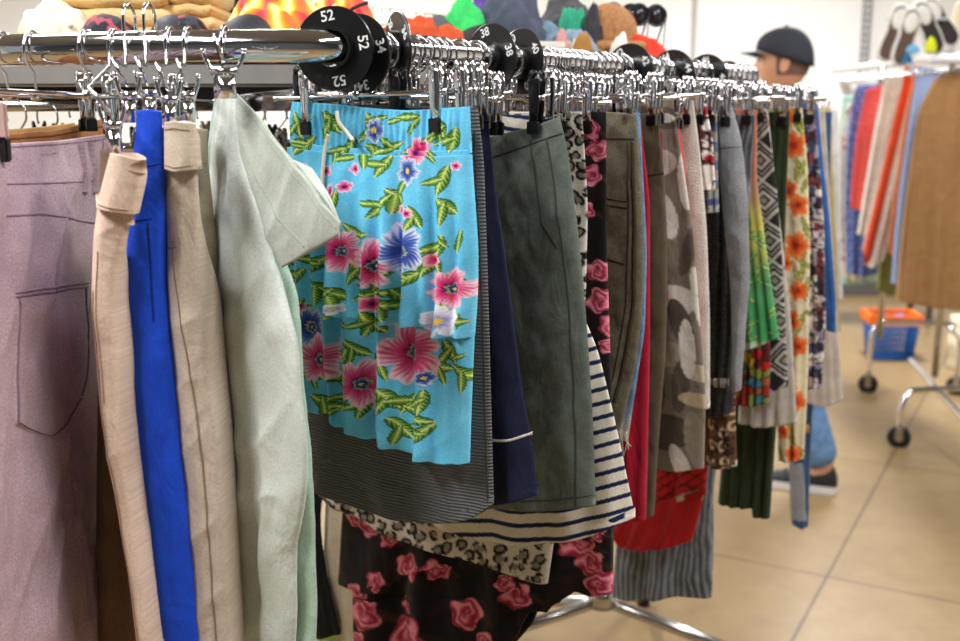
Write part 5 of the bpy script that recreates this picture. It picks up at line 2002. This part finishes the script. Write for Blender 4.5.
# the head: a shaped skull with brow, nose, mouth and chin joined to the neck
bmH = bmesh.new()
bmesh.ops.create_uvsphere(bmH, u_segments=48, v_segments=36, radius=1)
for v in bmH.verts:
    x, y, z = v.co
    f = max(0, -y)
    w = 0.078 * (1 - 0.22 * max(0, -z) ** 1.2 - 0.03 * max(0, z))
    dpt = 0.098 if y > 0 else 0.096
    X_ = x * w
    Y_ = y * dpt * (1 - 0.28 * max(0, -z) * (1 if y > 0 else 0.1))
    Z_ = z * 0.118
    g_ = lambda cx, cz, sx, sz: math.exp(-((X_ - cx) / sx) ** 2 - ((Z_ - cz) / sz) ** 2) * (f > 0.2)
    Y_ -= 0.024 * g_(0, -0.022, 0.012, 0.017) + 0.012 * g_(0, -0.002, 0.008, 0.02)
    Y_ -= 0.006 * g_(0, 0.022, 0.05, 0.010)
    Y_ += 0.009 * (g_(0.030, 0.004, 0.015, 0.010) + g_(-0.030, 0.004, 0.015, 0.010))
    Y_ -= 0.006 * g_(0, -0.056, 0.022, 0.006)
    Y_ += 0.004 * g_(0, -0.0515, 0.022, 0.003)
    Y_ -= 0.009 * g_(0, -0.092, 0.02, 0.014)
    v.co = Vector((X_, Y_ - 0.02, Z_ + 1.645))
for s in (-1, 1):
    r0 = bmesh.ops.create_uvsphere(bmH, u_segments=16, v_segments=12, radius=1)
    for v in r0['verts']:
        x, y, z = v.co
        rim = 1 if (y * y + z * z) > 0.5 else 0.45
        v.co = Vector((s * (0.079 + x * 0.010 * rim + 0.004 * y), y * 0.018 + 0.004 * z - 0.008, z * 0.031 + 1.638))
meH = bpy.data.meshes.new('h')
bmH.to_mesh(meH)
bmB.from_mesh(meH)
# hands: palm and five separate fingers each, thumb from the side
for s in (1, -1):
    px_, py_, pz_ = 0.215 * s, -0.21 + 0.04 * s, 0.955
    hv = [('p0', (px_, py_ + 0.02, pz_ + 0.008), (0.018, 0.030), None), ('p1', (px_, py_ - 0.04, pz_ - 0.018), (0.014, 0.034), 'p0')]
    hm = skin_mesh(*chain(hv), sub=1)
    bmB.from_mesh(hm)
    for k, (dz, ln) in enumerate(((0.027, 0.072), (0.009, 0.080), (-0.009, 0.074), (-0.026, 0.058))):
        b0 = Vector((px_, py_ - 0.040, pz_ - 0.018 + dz))
        fv = [('a', tuple(b0), 0.0088, None), ('b', tuple(b0 + Vector((-0.004 * s, -ln * 0.42, -0.012))), 0.0084, 'a'), ('c', tuple(b0 + Vector((-0.014 * s, -ln * 0.72, -0.026))), 0.0076, 'b'), ('d', tuple(b0 + Vector((-0.028 * s, -ln * 0.86, -0.040))), 0.0065, 'c')]
        bmB.from_mesh(skin_mesh(*chain(fv), sub=1))
    b0 = Vector((px_, py_ - 0.005, pz_ + 0.022))
    fv = [('a', tuple(b0), 0.011, None), ('b', tuple(b0 + Vector((-0.012 * s, -0.026, 0.018))), 0.0105, 'a'), ('c', tuple(b0 + Vector((-0.022 * s, -0.050, 0.018))), 0.0085, 'b')]
    bmB.from_mesh(skin_mesh(*chain(fv), sub=1))
bm_obj('body', bmB, SKIN, man)
for s in (-1, 1):
    bm = bmesh.new()
    bmesh.ops.create_uvsphere(bm, u_segments=14, v_segments=10, radius=0.0115)
    e_ = bm_obj('eye', bm, simple('eye_white', (232, 228, 222), 0.2), man)
    e_.location = (0.030 * s, -0.097, 1.649)
    bm = bmesh.new()
    bmesh.ops.create_uvsphere(bm, u_segments=12, v_segments=8, radius=0.0055)
    i_ = bm_obj('iris', bm, simple('dark_iris', (50, 36, 28), 0.2))
    i_.parent = e_
    i_.location = (0, -0.0075, 0)
bm = bmesh.new()
tube(bm, smooth_path([(-0.022, -0.1105, 1.592), (0, -0.1175, 1.5935), (0.022, -0.1105, 1.592)], 4), 0.0032, 6)
bm_obj('lips', bm, simple('lips', (176, 104, 92), 0.5), man)


def shell(spec, mat, name, root=0, parent=None, sub=2, cut=None):
    me = skin_mesh(*chain(spec), root=root, sub=sub)
    bm = bmesh.new()
    bm.from_mesh(me)
    if cut:
        for co, no in cut:
            bmesh.ops.bisect_plane(bm, geom=bm.verts[:] + bm.edges[:] + bm.faces[:], plane_co=co, plane_no=no, clear_outer=True)
    return bm_obj(name, bm, mat, parent)


# shirt
sp_ = [('w', (0, 0, 0.94), 0.165, None), ('m', (0, 0, 1.10), 0.152, 'w'), ('c', (0, 0.01, 1.28), 0.168, 'm'), ('u', (0, 0.015, 1.40), 0.138, 'c'), ('n', (0, 0.012, 1.475), 0.078, 'u')]
for s, nm in ((1, 'l'), (-1, 'r')):
    sp_ += [('s' + nm, (0.175 * s, 0.01, 1.385), 0.082, 'u'), ('e' + nm, (0.222 * s, 0.032, 1.18), 0.068, 's' + nm)]
shell(sp_, fabric('grey_blue_tshirt', (92, 112, 144), crease=0), 'shirt', parent=man)
JEAN = simple('faded_jeans', (104, 142, 190), 0.85, 0, 0.25, 30, bump=0.5)
sp_ = [('h', (0, 0, 0.95), 0.15, None)]
for s, nm in ((1, 'l'), (-1, 'r')):
    sp_ += [('t' + nm, (0.10 * s, -0.01, 0.84), 0.112, 'h'), ('k' + nm, (0.10 * s, -0.02 + (0.11 if s > 0 else -0.08), 0.50), 0.084, 't' + nm), ('c' + nm, (0.10 * s, 0.01 + (0.17 if s > 0 else -0.09), 0.22), 0.078, 'k' + nm), ('a' + nm, (0.10 * s, 0.03 + (0.195 if s > 0 else -0.1), 0.085), 0.084, 'c' + nm)]
shell(sp_, JEAN, 'jeans', parent=man)


def shoe(s, upper, accent):
    root = empty('shoe')
    root.parent = man
    root.location = (0.10 * s, -0.03 + (0.2 if s > 0 else -0.1), 0)
    bm = bmesh.new()
    n = 20
    sec = [(0.11, 0.030, 0.065), (0.095, 0.038, 0.105), (0.05, 0.040, 0.115), (0.0, 0.042, 0.095), (-0.06, 0.047, 0.070), (-0.12, 0.048, 0.058), (-0.165, 0.040, 0.045), (-0.185, 0.022, 0.032)]
    rings = []
    for y, w, h in sec:
        rings.append([bm.verts.new((w * math.cos(math.pi * k / n), y, 0.022 + (h - 0.022) * math.sin(math.pi * k / n) ** 0.8)) for k in range(n + 1)])
    for i in range(len(rings) - 1):
        for k in range(n):
            bm.faces.new((rings[i][k], rings[i][k + 1], rings[i + 1][k + 1], rings[i + 1][k]))
        bm.faces.new((rings[i][0], rings[i + 1][0], rings[i + 1][-1], rings[i][-1]))
    bm.faces.new(rings[0][::-1])
    bm.faces.new(rings[-1])
    bm_obj('upper', bm, upper, root)
    bm = bmesh.new()
    top, bot = [], []
    for y, w, h in sec:
        pass
    out = [(w + 0.004, y) for y, w, h in sec] + [(-(w + 0.004), y) for y, w, h in reversed(sec)]
    vb_ = [bm.verts.new((x, y, 0.001)) for x, y in out]
    vt_ = [bm.verts.new((x, y, 0.030)) for x, y in out]
    bm.faces.new(vb_)
    bm.faces.new(vt_[::-1])
    for i in range(len(out)):
        j = (i + 1) % len(out)
        bm.faces.new((vb_[i], vb_[j], vt_[j], vt_[i]))
    bm_obj('sole', bm, simple('white_rubber', (226, 224, 222), 0.6), root, smooth=False, bevel=0.003)
    bm = bmesh.new()
    for i in range(4):
        y = -0.02 - i * 0.022
        z = 0.105 - i * 0.010
        tube(bm, smooth_path([(-0.026, y, z - 0.014), (0, y - 0.004, z), (0.026, y, z - 0.014)], 4), 0.0028, 6)
    bm_obj('laces', bm, accent, root)


shoe(-1, simple('maroon_shoe', (112, 34, 48), 0.7), simple('dark_lace', (30, 28, 30), 0.8))
shoe(1, simple('black_shoe', (28, 28, 30), 0.7), simple('dark_lace', (30, 28, 30), 0.8))
# short hair
bm = bmesh.new()
bmesh.ops.create_uvsphere(bm, u_segments=32, v_segments=24, radius=1)
for v in list(bm.verts):
    if v.co.z < -0.42 or (v.co.y < -0.25 and v.co.z < 0.45):
        bm.verts.remove(v)
for v in bm.verts:
    x, y, z = v.co
    w = 0.0795 * (1 - 0.20 * max(0, -z) ** 1.2)
    v.co = Vector((x * w, y * 0.1 * (1 - 0.24 * max(0, -z)) - 0.02, z * 0.1195 + 1.645))
bm_obj('hair', bm, simple('cropped_hair', (120, 92, 78), 0.9, 0, 0.25, 300), man)
# his cap
CAPM = simple('charcoal_cap', (44, 47, 58), 0.85, 0, 0.12, 90)
bm = bmesh.new()
bmesh.ops.create_uvsphere(bm, u_segments=36, v_segments=24, radius=1)
for v in list(bm.verts):
    if v.co.z < -0.02:
        bm.verts.remove(v)
for v in bm.verts:
    x, y, z = v.co
    k = 1 - 0.02 * abs(math.sin(3 * math.atan2(y, x))) * (z < 0.9)
    z2 = max(z, 0) ** 0.78
    v.co = Vector((x * 0.093 * k, y * 0.112 * k - 0.018, 1.662 + z2 * 0.118 - 0.30 * (y * 0.112) * (1 - z2) * 1.0 + 0.0))
bmesh.ops.solidify(bm, geom=bm.faces[:], thickness=0.002)
cp_ = bm_obj('cap', bm, CAPM, man)
bm = bmesh.new()
rows = []
for i in range(15):
    a = math.radians(-60 + 120 * i / 14)
    e = math.cos(a)
    rows.append([bm.verts.new((0.088 * math.sin(a) * (1 + 0.02 * r_), -0.018 - 0.105 * math.cos(a) - r_ * 0.075 * (0.2 + 0.8 * e), 1.692 - 0.004 * r_ - 0.03 * math.sin(a) ** 2)) for r_ in (0, 0.35, 0.7, 1)])
for i in range(14):
    for k in range(3):
        bm.faces.new((rows[i][k], rows[i][k + 1], rows[i + 1][k + 1], rows[i + 1][k]))
bmesh.ops.solidify(bm, geom=bm.faces[:], thickness=0.004)
b_ = bm_obj('brim', bm, CAPM)
b_.parent = cp_
bm = bmesh.new()
bmesh.ops.create_uvsphere(bm, u_segments=10, v_segments=6, radius=0.007)
b_ = bm_obj('cap_button', bm, CAPM)
b_.parent = cp_
b_.location = (0, -0.018, 1.781)

# ================================================================ THE RIGHT HAND RACK
X2 = 1.96
rack2 = tag(empty('rolling_rack', (X2, 4.9, 0)), 'chrome rolling rack on castors at the right, hung with shirts and brown trousers', 'clothes rack')
bm = bmesh.new()
RZ2 = 1.665
tube(bm, [(X2 + 0.06, 3.95, RZ2), (X2 + 0.0, 6.1, RZ2)], 0.016, 14)
bm_obj('rail', bm, simple('white_tube', (228, 228, 230), 0.3, 0.2), rack2, world=True)
pb = Pz(911, 356, 0.33)
print('pb', pb)
for yy, xx in ((4.56, pb.x), (5.36, pb.x + 0.05)):
    bm = bmesh.new()
    tube(bm, [(X2, yy, RZ2), (X2, yy, 1.0), (xx, yy, 0.9), (xx, yy, 0.30)], 0.014, 12)
    bm_obj('post', bm, CHROME_DULL, rack2, world=True)


def caster(px, py):
    w = Pz(px, py, 0.045)
    root = empty('caster', w - Vector(rack2.location), (0, 0, 1.15))
    root.parent = rack2
    bm = bmesh.new()
    tube(bm, [(-0.013, 0, 0), (-0.009, 0, 0), (0.009, 0, 0), (0.013, 0, 0)], 0.05, 24, rs=[0.044, 0.05, 0.05, 0.044])
    bm_obj('wheel', bm, BLACK_RUB, root)
    bm = bmesh.new()
    tube(bm, [(-0.017, 0, 0), (0.017, 0, 0)], 0.018, 14)
    for s in (-1, 1):
        bx(bm, (s * 0.019, 0, 0.022), (0.003, 0.03, 0.062))
    bx(bm, (0, 0, 0.052), (0.042, 0.032, 0.006))
    bm_obj('fork', bm, CHROME_DULL, root, smooth=False)
    return w


w1 = caster(899, 437)
w2 = caster(868, 384)
w3 = caster(956, 386)
w4_ = Pz(1000, 445, 0.045)
bm = bmesh.new()
t1, t2 = Pz(906, 396, 0.23), Pz(925, 390, 0.26)
tube(bm, smooth_path([(w1.x, w1.y, 0.10), (w1.x, w1.y, 0.17), (w1.x + 0.03, w1.y + 0.01, 0.235), (w1.x + 0.10, w1.y + 0.02, 0.255), (w1.x + 0.55, w1.y + 0.05, 0.255)], 6), 0.013, 10)
bm_obj('base_bar', bm, CHROME, rack2, world=True)
bm = bmesh.new()
tube(bm, smooth_path([(w2.x, w2.y, 0.10), (w2.x, w2.y, 0.30), (w2.x + 0.04, w2.y, 0.365), (w2.x + 0.12, w2.y, 0.375), (w2.x + 0.40, w2.y, 0.36), (w3.x - 0.05, w3.y, 0.34), (w3.x, w3.y, 0.28), (w3.x, w3.y, 0.10)], 6), 0.013, 10)
bm_obj('base_bar', bm, CHROME, rack2, world=True)
bm = bmesh.new()
d0 = Vector((pb.x, pb.y, 0.31))
d1 = Pz(965, 420, 0.2)
tube(bm, [d0, (d0 + d1) / 2, d1, d1 + (d1 - d0) * 0.4], 0.013, 10)
bm_obj('base_bar', bm, CHROME, rack2, world=True)


def rgar(name, label, cat, Y, T, B, L, R, mat, yaw=0.0, hang=True, **k):
    pl = Plane(X2, Y, math.cos(yaw), math.sin(yaw))
    k.setdefault('res', 2)
    k.setdefault('fold', (0.012, 4))
    g = cloth(name, pl, T, B, L, R, mat, thick=k.pop('thick', 0.06), **k)
    tag(g.o, label, cat)
    return g


def hook2(Y, label=None):
    root = empty('coat_hanger', (X2 + 0.03, Y, RZ2))
    tag(root, 'chrome hanger hook on the right hand rack', 'hanger', 'hangers on the right hand rack')
    o = link('hook', HOOK, root)
    bm = bmesh.new()
    tube(bm, smooth_path([(-0.19, 0, -0.075), (-0.1, 0, -0.055), (0, 0, -0.05), (0.1, 0, -0.055), (0.19, 0, -0.075)], 4), 0.003, 6)
    bm_obj('shoulder_bar', bm, CHROME_DULL, root)


def pr_ging(x, y):
    C = base(x, (80, 110, 196))
    return mixc(mixc(C, 0.5 * (np.sin(y * 1.2) > 0), (225, 230, 245)), 0.3 * (np.sin(x * 1.5) > 0), (40, 60, 150))


def pr_cf(x, y):
    C = base(x, (236, 226, 206))
    d1, d2, c = voro(x / 8, y / 9, 31)
    return mixc(C, sm(0.3, 0.22, d1) * (c > 0.55), (206, 110, 80))


def pr_ws(x, y):
    C = base(x, (238, 230, 220))
    return mixc(C, sm(5.0, 3.8, np.abs(x - (910 - (y - 66) * 0.235))), (228, 84, 44))


for Yh in (4.35, 4.50, 4.62, 4.74, 4.86, 5.0, 5.15, 5.3, 5.45, 5.6):
    hook2(Yh)
rgar('brown_trousers', 'large brown twill trousers, nearest garment of the right hand rack', 'trousers', 4.30, [(941, 74), (955, 72), (990, 70)], [(899, 301), (930, 306), (955, 308), (990, 300)], [(922, 105), (912, 170), (906, 240)], None, fabric('brown_twill', (156, 116, 74), mottle=0.1), thick=0.08)
rgar('tan_trousers', 'light tan trousers edge just left of the brown trousers', 'trousers', 4.46, [(935, 78), (975, 76)], [(896, 298), (950, 300)], [(918, 110), (908, 180), (901, 240)], None, fabric('light_tan_twill', (190, 146, 92), mottle=0.1))
rgar('light_blue_shirt', 'light blue shirt left of the tan and brown trousers', 'shirt', 4.65, [(918, 66), (932, 68), (985, 72)], [(891, 283), (905, 287), (935, 284)], [(909, 120), (899, 190), (894, 240)], None, fabric('light_blue_poplin', (158, 178, 222), mottle=0.06))
rgar('navy_shirt', 'dark blue shirt edge behind the light blue one', 'shirt', 4.74, [(917, 78), (980, 76)], [(898, 255), (935, 255)], [(909, 130), (901, 200)], None, fabric('dark_blue_poplin', (70, 96, 160), mottle=0.06))
rgar('orange_shirt', 'orange shirt behind the light blue shirt', 'shirt', 4.82, [(914, 74), (970, 76)], [(888, 252), (894, 256), (925, 252)], [(903, 130), (893, 200)], None, fabric('orange_cotton', (232, 140, 92)))
rgar('olive_jacket', 'olive green jacket with its hem below the orange shirt', 'jacket', 5.0, [(906, 82), (960, 80)], [(876, 289), (888, 295), (900, 294), (930, 290)], [(893, 150), (883, 220)], None, fabric('olive_cotton', (128, 128, 66)))
rgar('cream_jacket', 'cream jacket with orange trim line, middle of the right hand rack', 'jacket', 4.92, [(905, 66), (914, 64), (955, 74)], [(862, 250), (868, 268), (880, 262), (890, 230)], [(893, 120), (876, 190)], [(930, 120), (905, 190)], fabric('cream_red_trim', None), pr=pr_ws, thick=0.05)
rgar('white_shirt', 'white shirt right of the coral garment on the right hand rack', 'shirt', 5.12, [(886, 74), (900, 70), (950, 74)], [(857, 234), (866, 236), (880, 232)], [(874, 130), (864, 190)], None, fabric('white_poplin', (236, 232, 226)))
rgar('coral_cardigan', 'coral red cardigan between the blue gingham shirt and white shirt', 'cardigan', 5.28, [(866, 90), (878, 86), (930, 90)], [(850, 207), (864, 212), (890, 206)], [(857, 130), (852, 175)], None, fabric('coral_knit', (226, 90, 84)))
rgar('gingham_shirt', 'blue and white gingham shirt left of the coral cardigan', 'shirt', 5.42, [(855, 88), (870, 84), (920, 88)], [(846, 272), (862, 277), (880, 272)], [(847, 140), (845, 200)], None, fabric('blue_gingham', None), pr=pr_ging)
rgar('cream_floral_dress', 'cream dress with small rust flowers near the left end of the right hand rack', 'dress', 5.56, [(848, 104), (900, 100)], [(840, 276), (850, 280), (875, 276)], [(839, 140), (838, 210)], None, fabric('cream_floral_print', None), pr=pr_cf)
rgar('mint_dress', 'pale mint dress, leftmost on the right hand rack', 'dress', 5.70, [(843, 96), (890, 94)], [(833, 281), (846, 284), (880, 280)], [(837, 150), (834, 220)], None, fabric('mint_cotton', (170, 212, 196)))

# wall standard, bracket, hanging slippers and packets
m_std = simple('slotted_steel', (168, 168, 170), 0.4, 0.6)
p = P(866.5, 30, 8.36)
bm = bmesh.new()
for s in (-1, 1):
    bx(bm, (s * 0.028, 0, 0), (0.012, 0.02, 1.5))
for i in range(30):
    bx(bm, (0, 0.004, -0.72 + i * 0.05), (0.05, 0.012, 0.018))
o = bm_obj('wall_standard', bm, m_std, smooth=False)
o.location = (p.x, 8.37, 2.38)
tag(o, 'vertical slotted shelf standard on the white back wall above the right hand rack', 'wall fitting')
bm = bmesh.new()
a_, b_ = P(861, 78, 7.9), P(893, 78, 7.9)
tube(bm, [(a_.x, 7.9, a_.z), (b_.x + 0.5, 7.9, a_.z)], 0.04, 12)
bx(bm, (a_.x + 0.03, 8.15, a_.z), (0.05, 0.5, 0.06))
o = bm_obj('wall_bracket', bm, simple('white_enamel', (236, 236, 236), 0.4))
tag(o, 'white horizontal wall rail at the foot of the slotted standard', 'wall fitting')

SOLE = simple('brown_sole', (98, 78, 66), 0.8)
WHT = simple('white_slipper', (240, 238, 232), 0.8)
YEL = simple('fluorescent_yellow', (224, 236, 20), 0.6)
DISP = empty('display_arm', (0, 0, 0))
dcx = P(912, 60, 4.7)
DISP.location = dcx
tag(DISP, 'white display arm above the right hand rack carrying slippers', 'display stand')
bm = bmesh.new()
tube(bm, [(0, 0.0, -0.06), (0, 0.0, 0.22)], 0.012, 10)
tube(bm, [(-0.13, 0.0, 0.17), (0.14, 0, 0.17)], 0.006, 8)
bm_obj('stem', bm, simple('clear_white_plastic', (222, 228, 228), 0.3), DISP)


def slipper(x, y, Y, ang, label, sole=SOLE, s=1.0):
    c = P(x, y, Y)
    root = empty('slipper', c, (math.radians(90), ang, 0))
    root.rotation_mode = 'XYZ'
    tag(root, label, 'slipper')
    root.rotation_euler = (math.radians(-78), 0, 0)
    root.rotation_euler = (Matrix.Rotation(ang, 3, 'Y') @ Matrix.Rotation(math.radians(90), 3, 'X')).to_euler()
    out = [(0.026, 0.095), (0.034, 0.05), (0.030, 0.0), (0.034, -0.05), (0.028, -0.095), (0, -0.112), (-0.026, -0.095), (-0.030, -0.05), (-0.026, 0.0), (-0.032, 0.05), (-0.026, 0.095), (0, 0.112)]
    bm = bmesh.new()
    q = smooth_path([(a * s, b * s, 0) for a, b in out + out[:1]], 4)[:-1]
    vb_ = [bm.verts.new((v.x, v.y, 0.0)) for v in q]
    vt_ = [bm.verts.new((v.x, v.y, 0.012)) for v in q]
    bm.faces.new(vb_[::-1]); bm.faces.new(vt_)
    for i in range(len(q)):
        bm.faces.new((vb_[i], vb_[(i + 1) % len(q)], vt_[(i + 1) % len(q)], vt_[i]))
    bm_obj('sole', bm, sole, root, smooth=False)
    bm = bmesh.new()
    tube(bm, [(v.x * 1.05, v.y * 1.03, -0.004) for v in q], 0.011 * s, 8, closed=True)
    bmesh.ops.create_uvsphere(bm, u_segments=20, v_segments=12, radius=1, matrix=Matrix.Translation((0, 0.06 * s, -0.012)) @ Matrix.Diagonal(Vector((0.042 * s, 0.062 * s, 0.034 * s, 1))))
    bm_obj('upper', bm, WHT, root)
    return root


slipper(893, 33, 4.66, 0.30, 'white slipper with brown sole, left of the hanging pair')
slipper(906, 37, 4.64, 0.22, 'white slipper with brown sole, right of the hanging pair')
slipper(928, 28, 4.68, -0.45, 'white slipper with dark sole under the white cap on the display', simple('dark_sole', (52, 44, 42), 0.8))
slipper(940, 22, 4.74, -0.65, 'white slipper with dark sole, rightmost of the display', simple('dark_sole', (52, 44, 42), 0.8))


def packet(x, y, Y, sx, sz, mat, label, nm='earplug_packet', cat='packet', rz=0.0):
    o = blob(nm, label, cat, P(x, y, Y) - Vector((0, 0, sz)), (sx, 0.02, sz * 1.6), mat, int(x), 0.1, rz=rz, sub=4)
    return o


packet(898, 14, 4.72, 0.018, 0.022, YEL, 'fluorescent yellow sock bundle, left of two at the top', 'yellow_bundle', 'socks')
packet(907, 14, 4.74, 0.015, 0.022, YEL, 'fluorescent yellow sock bundle, right of two at the top', 'yellow_bundle', 'socks')
packet(931, 44, 4.6, 0.026, 0.036, YEL, 'large fluorescent yellow sock bundle low on the display', 'yellow_bundle', 'socks', 0.3)
packet(913, 48, 4.55, 0.028, 0.020, simple('sky_blue_cloth', (110, 182, 226), 0.7), 'sky blue cloth bundle under the hanging slippers', 'blue_bundle', 'socks')
packet(907, 58, 4.62, 0.02, 0.022, simple('mid_blue_cloth', (60, 150, 214), 0.7), 'mid blue cloth bundle just above the shirts', 'blue_bundle', 'socks')
packet(921, 10, 4.72, 0.055, 0.05, simple('white_cloth', (240, 240, 238), 0.8), 'white soft hat on top of the slipper display', 'white_hat', 'hat')
packet(945, 46, 4.8, 0.06, 0.03, simple('white_cloth', (240, 240, 238), 0.8), 'white folded cloth at the right of the slipper display', 'white_cloth', 'cloth')
packet(922, 57, 4.55, 0.033, 0.018, simple('white_cloth', (240, 240, 238), 0.8), 'white rolled sock with brown opening above the light blue shirt', 'white_roll', 'socks')
bm = bmesh.new()
a_ = P(930, 60, 4.25)
tube(bm, [(a_.x, 4.25, a_.z), (a_.x + 0.4, 4.25, a_.z)], 0.017, 12)
o = bm_obj('crossbar', bm, simple('white_tube', (228, 228, 230)), rack2, world=True)
packet(958, 18, 4.9, 0.03, 0.09, simple('cream_cloth', (230, 216, 186), 0.8), 'cream garment at the top right frame edge', 'cream_garment', 'garment')

# ================================================================ BASKET AND THINGS ON THE FLOOR
bk = Pz(896, 362, 0)
root = empty('shopping_basket', (bk.x, bk.y + 0.12, 0), (0, 0, -0.1))
tag(root, 'blue plastic basket with orange rim on the floor behind the right hand rack', 'basket')
BLU = simple('blue_plastic', (20, 96, 176), 0.4)
ORA = simple('orange_plastic', (238, 118, 30), 0.4)
W_, D_, H_ = 0.26, 0.2, 0.235
bm = bmesh.new()
bx(bm, (0, 0, 0.008), (W_ * 0.86, D_ * 0.86, 0.012))
for i in range(13):
    t = -0.5 + i / 12
    for s in (-1, 1):
        tube(bm, [(t * W_ * 0.86, s * D_ * 0.43, 0.01), (t * W_, s * D_ * 0.5, H_ - 0.03)], 0.0045, 6)
for i in range(10):
    t = -0.5 + i / 9
    for s in (-1, 1):
        tube(bm, [(s * W_ * 0.43, t * D_ * 0.86, 0.01), (s * W_ * 0.5, t * D_, H_ - 0.03)], 0.0045, 6)
for k in range(6):
    z = 0.02 + k * 0.035
    f_ = 0.86 + 0.14 * (z / (H_ - 0.03))
    tube(bm, [(-W_ / 2 * f_, -D_ / 2 * f_, z), (W_ / 2 * f_, -D_ / 2 * f_, z), (W_ / 2 * f_, D_ / 2 * f_, z), (-W_ / 2 * f_, D_ / 2 * f_, z)], 0.0055, 6, closed=True)
bm_obj('body', bm, BLU, root)
bm = bmesh.new()
for (x, y, sx, sy) in ((0, -D_ / 2 - 0.01, W_ + 0.05, 0.025), (0, D_ / 2 + 0.01, W_ + 0.05, 0.025), (-W_ / 2 - 0.01, 0, 0.025, D_ + 0.04), (W_ / 2 + 0.01, 0, 0.025, D_ + 0.04)):
    bx(bm, (x, y, H_ + 0.01), (sx, sy, 0.06))
bm_obj('rim', bm, ORA, root, smooth=False, bevel=0.005)
c0 = Vector(root.location)
blob('purple_cloth', 'purple folded cloth inside the blue basket', 'cloth', (c0.x - 0.05, c0.y, 0.20), (0.06, 0.06, 0.05), simple('purple_cloth', (96, 66, 160), 0.8), 41, 0.2, sub=4)
blob('blue_cloth', 'blue cloth lying in the basket right of the purple one', 'cloth', (c0.x + 0.06, c0.y, 0.20), (0.06, 0.06, 0.05), simple('bright_blue_cloth', (50, 120, 210), 0.8), 43, 0.2, sub=4)
# cream bag at the right
b0 = Pz(968, 374, 0)
root = empty('canvas_bag', (b0.x + 0.05, b0.y + 0.1, 0), (0, 0, 0.15))
tag(root, 'cream canvas bag standing behind the rack base at the right frame edge', 'bag')
bm = bmesh.new()
bx(bm, (0, 0, 0.155), (0.22, 0.12, 0.31))
bmesh.ops.subdivide_edges(bm, edges=bm.edges[:], cuts=6, use_grid_fill=True)
for v in bm.verts:
    v.co += Vector((0.012 * math.sin(v.co.z * 30), -0.01 * math.cos(v.co.x * 20 + v.co.z * 12), 0))
    v.co.z = max(v.co.z, 0)
bm_obj('body', bm, simple('cream_canvas', (214, 204, 176), 0.9, 0, 0.08, 60), root)
bm = bmesh.new()
tube(bm, smooth_path([(-0.06, -0.06, 0.28), (-0.05, -0.075, 0.40), (0.0, -0.08, 0.43), (0.05, -0.075, 0.40), (0.06, -0.06, 0.28)], 5), 0.008, 8)
bm_obj('handle', bm, MATS['cream_canvas'], root)
# bench of mixed goods by the wall, seen under the shirts
bm = bmesh.new()
bx(bm, (0, 0, 0.36), (1.1, 0.4, 0.03))
for sx in (-0.5, 0.5):
    for sy in (-0.16, 0.16):
        bx(bm, (sx, sy, 0.172), (0.03, 0.03, 0.344))
bench = bm_obj('low_table', bm, simple('dark_table', (60, 54, 50), 0.6), smooth=False)
bench.location = (2.55, 7.3, 0)
tag(bench, 'low dark table by the back wall beneath the hanging shirts', 'table')
for i, (dx, c, lb) in enumerate(((-0.42, (190, 150, 120), 'peach'), (-0.22, (90, 100, 170), 'indigo'), (0.02, (206, 70, 60), 'red'), (0.25, (170, 190, 180), 'pale green'))):
    blob('cloth_pile', '%s cloth bundle on the low dark table by the wall' % lb, 'cloth', (2.55 + dx, 7.25, 0.376), (0.11, 0.1, 0.10), simple('bundle_%d' % i, c, 0.85), 60 + i, 0.2, sub=4)

# ================================================================ origins at each garment's own foot
for o in list(COL.objects):
    if o.type == 'MESH' and o.parent is None and o.data.users == 1 and Vector(o.location).length < 1e-6 and o.get('kind') != 'structure':
        n = len(o.data.vertices)
        a = np.empty(n * 3, np.float32)
        o.data.vertices.foreach_get('co', a)
        a = a.reshape(-1, 3)
        c = Vector(((a[:, 0].min() + a[:, 0].max()) / 2, (a[:, 1].min() + a[:, 1].max()) / 2, a[:, 2].min()))
        M = Matrix.Translation(-c)
        o.data.transform(M)
        o.location = c
        for ch in o.children:
            if ch.type == 'MESH' and ch.data.users == 1 and Vector(ch.location).length < 1e-6:
                ch.data.transform(M)
            else:
                ch.location = Vector(ch.location) - c
            for gc in ch.children:
                if gc.type == 'MESH':
                    gc.data.transform(M)
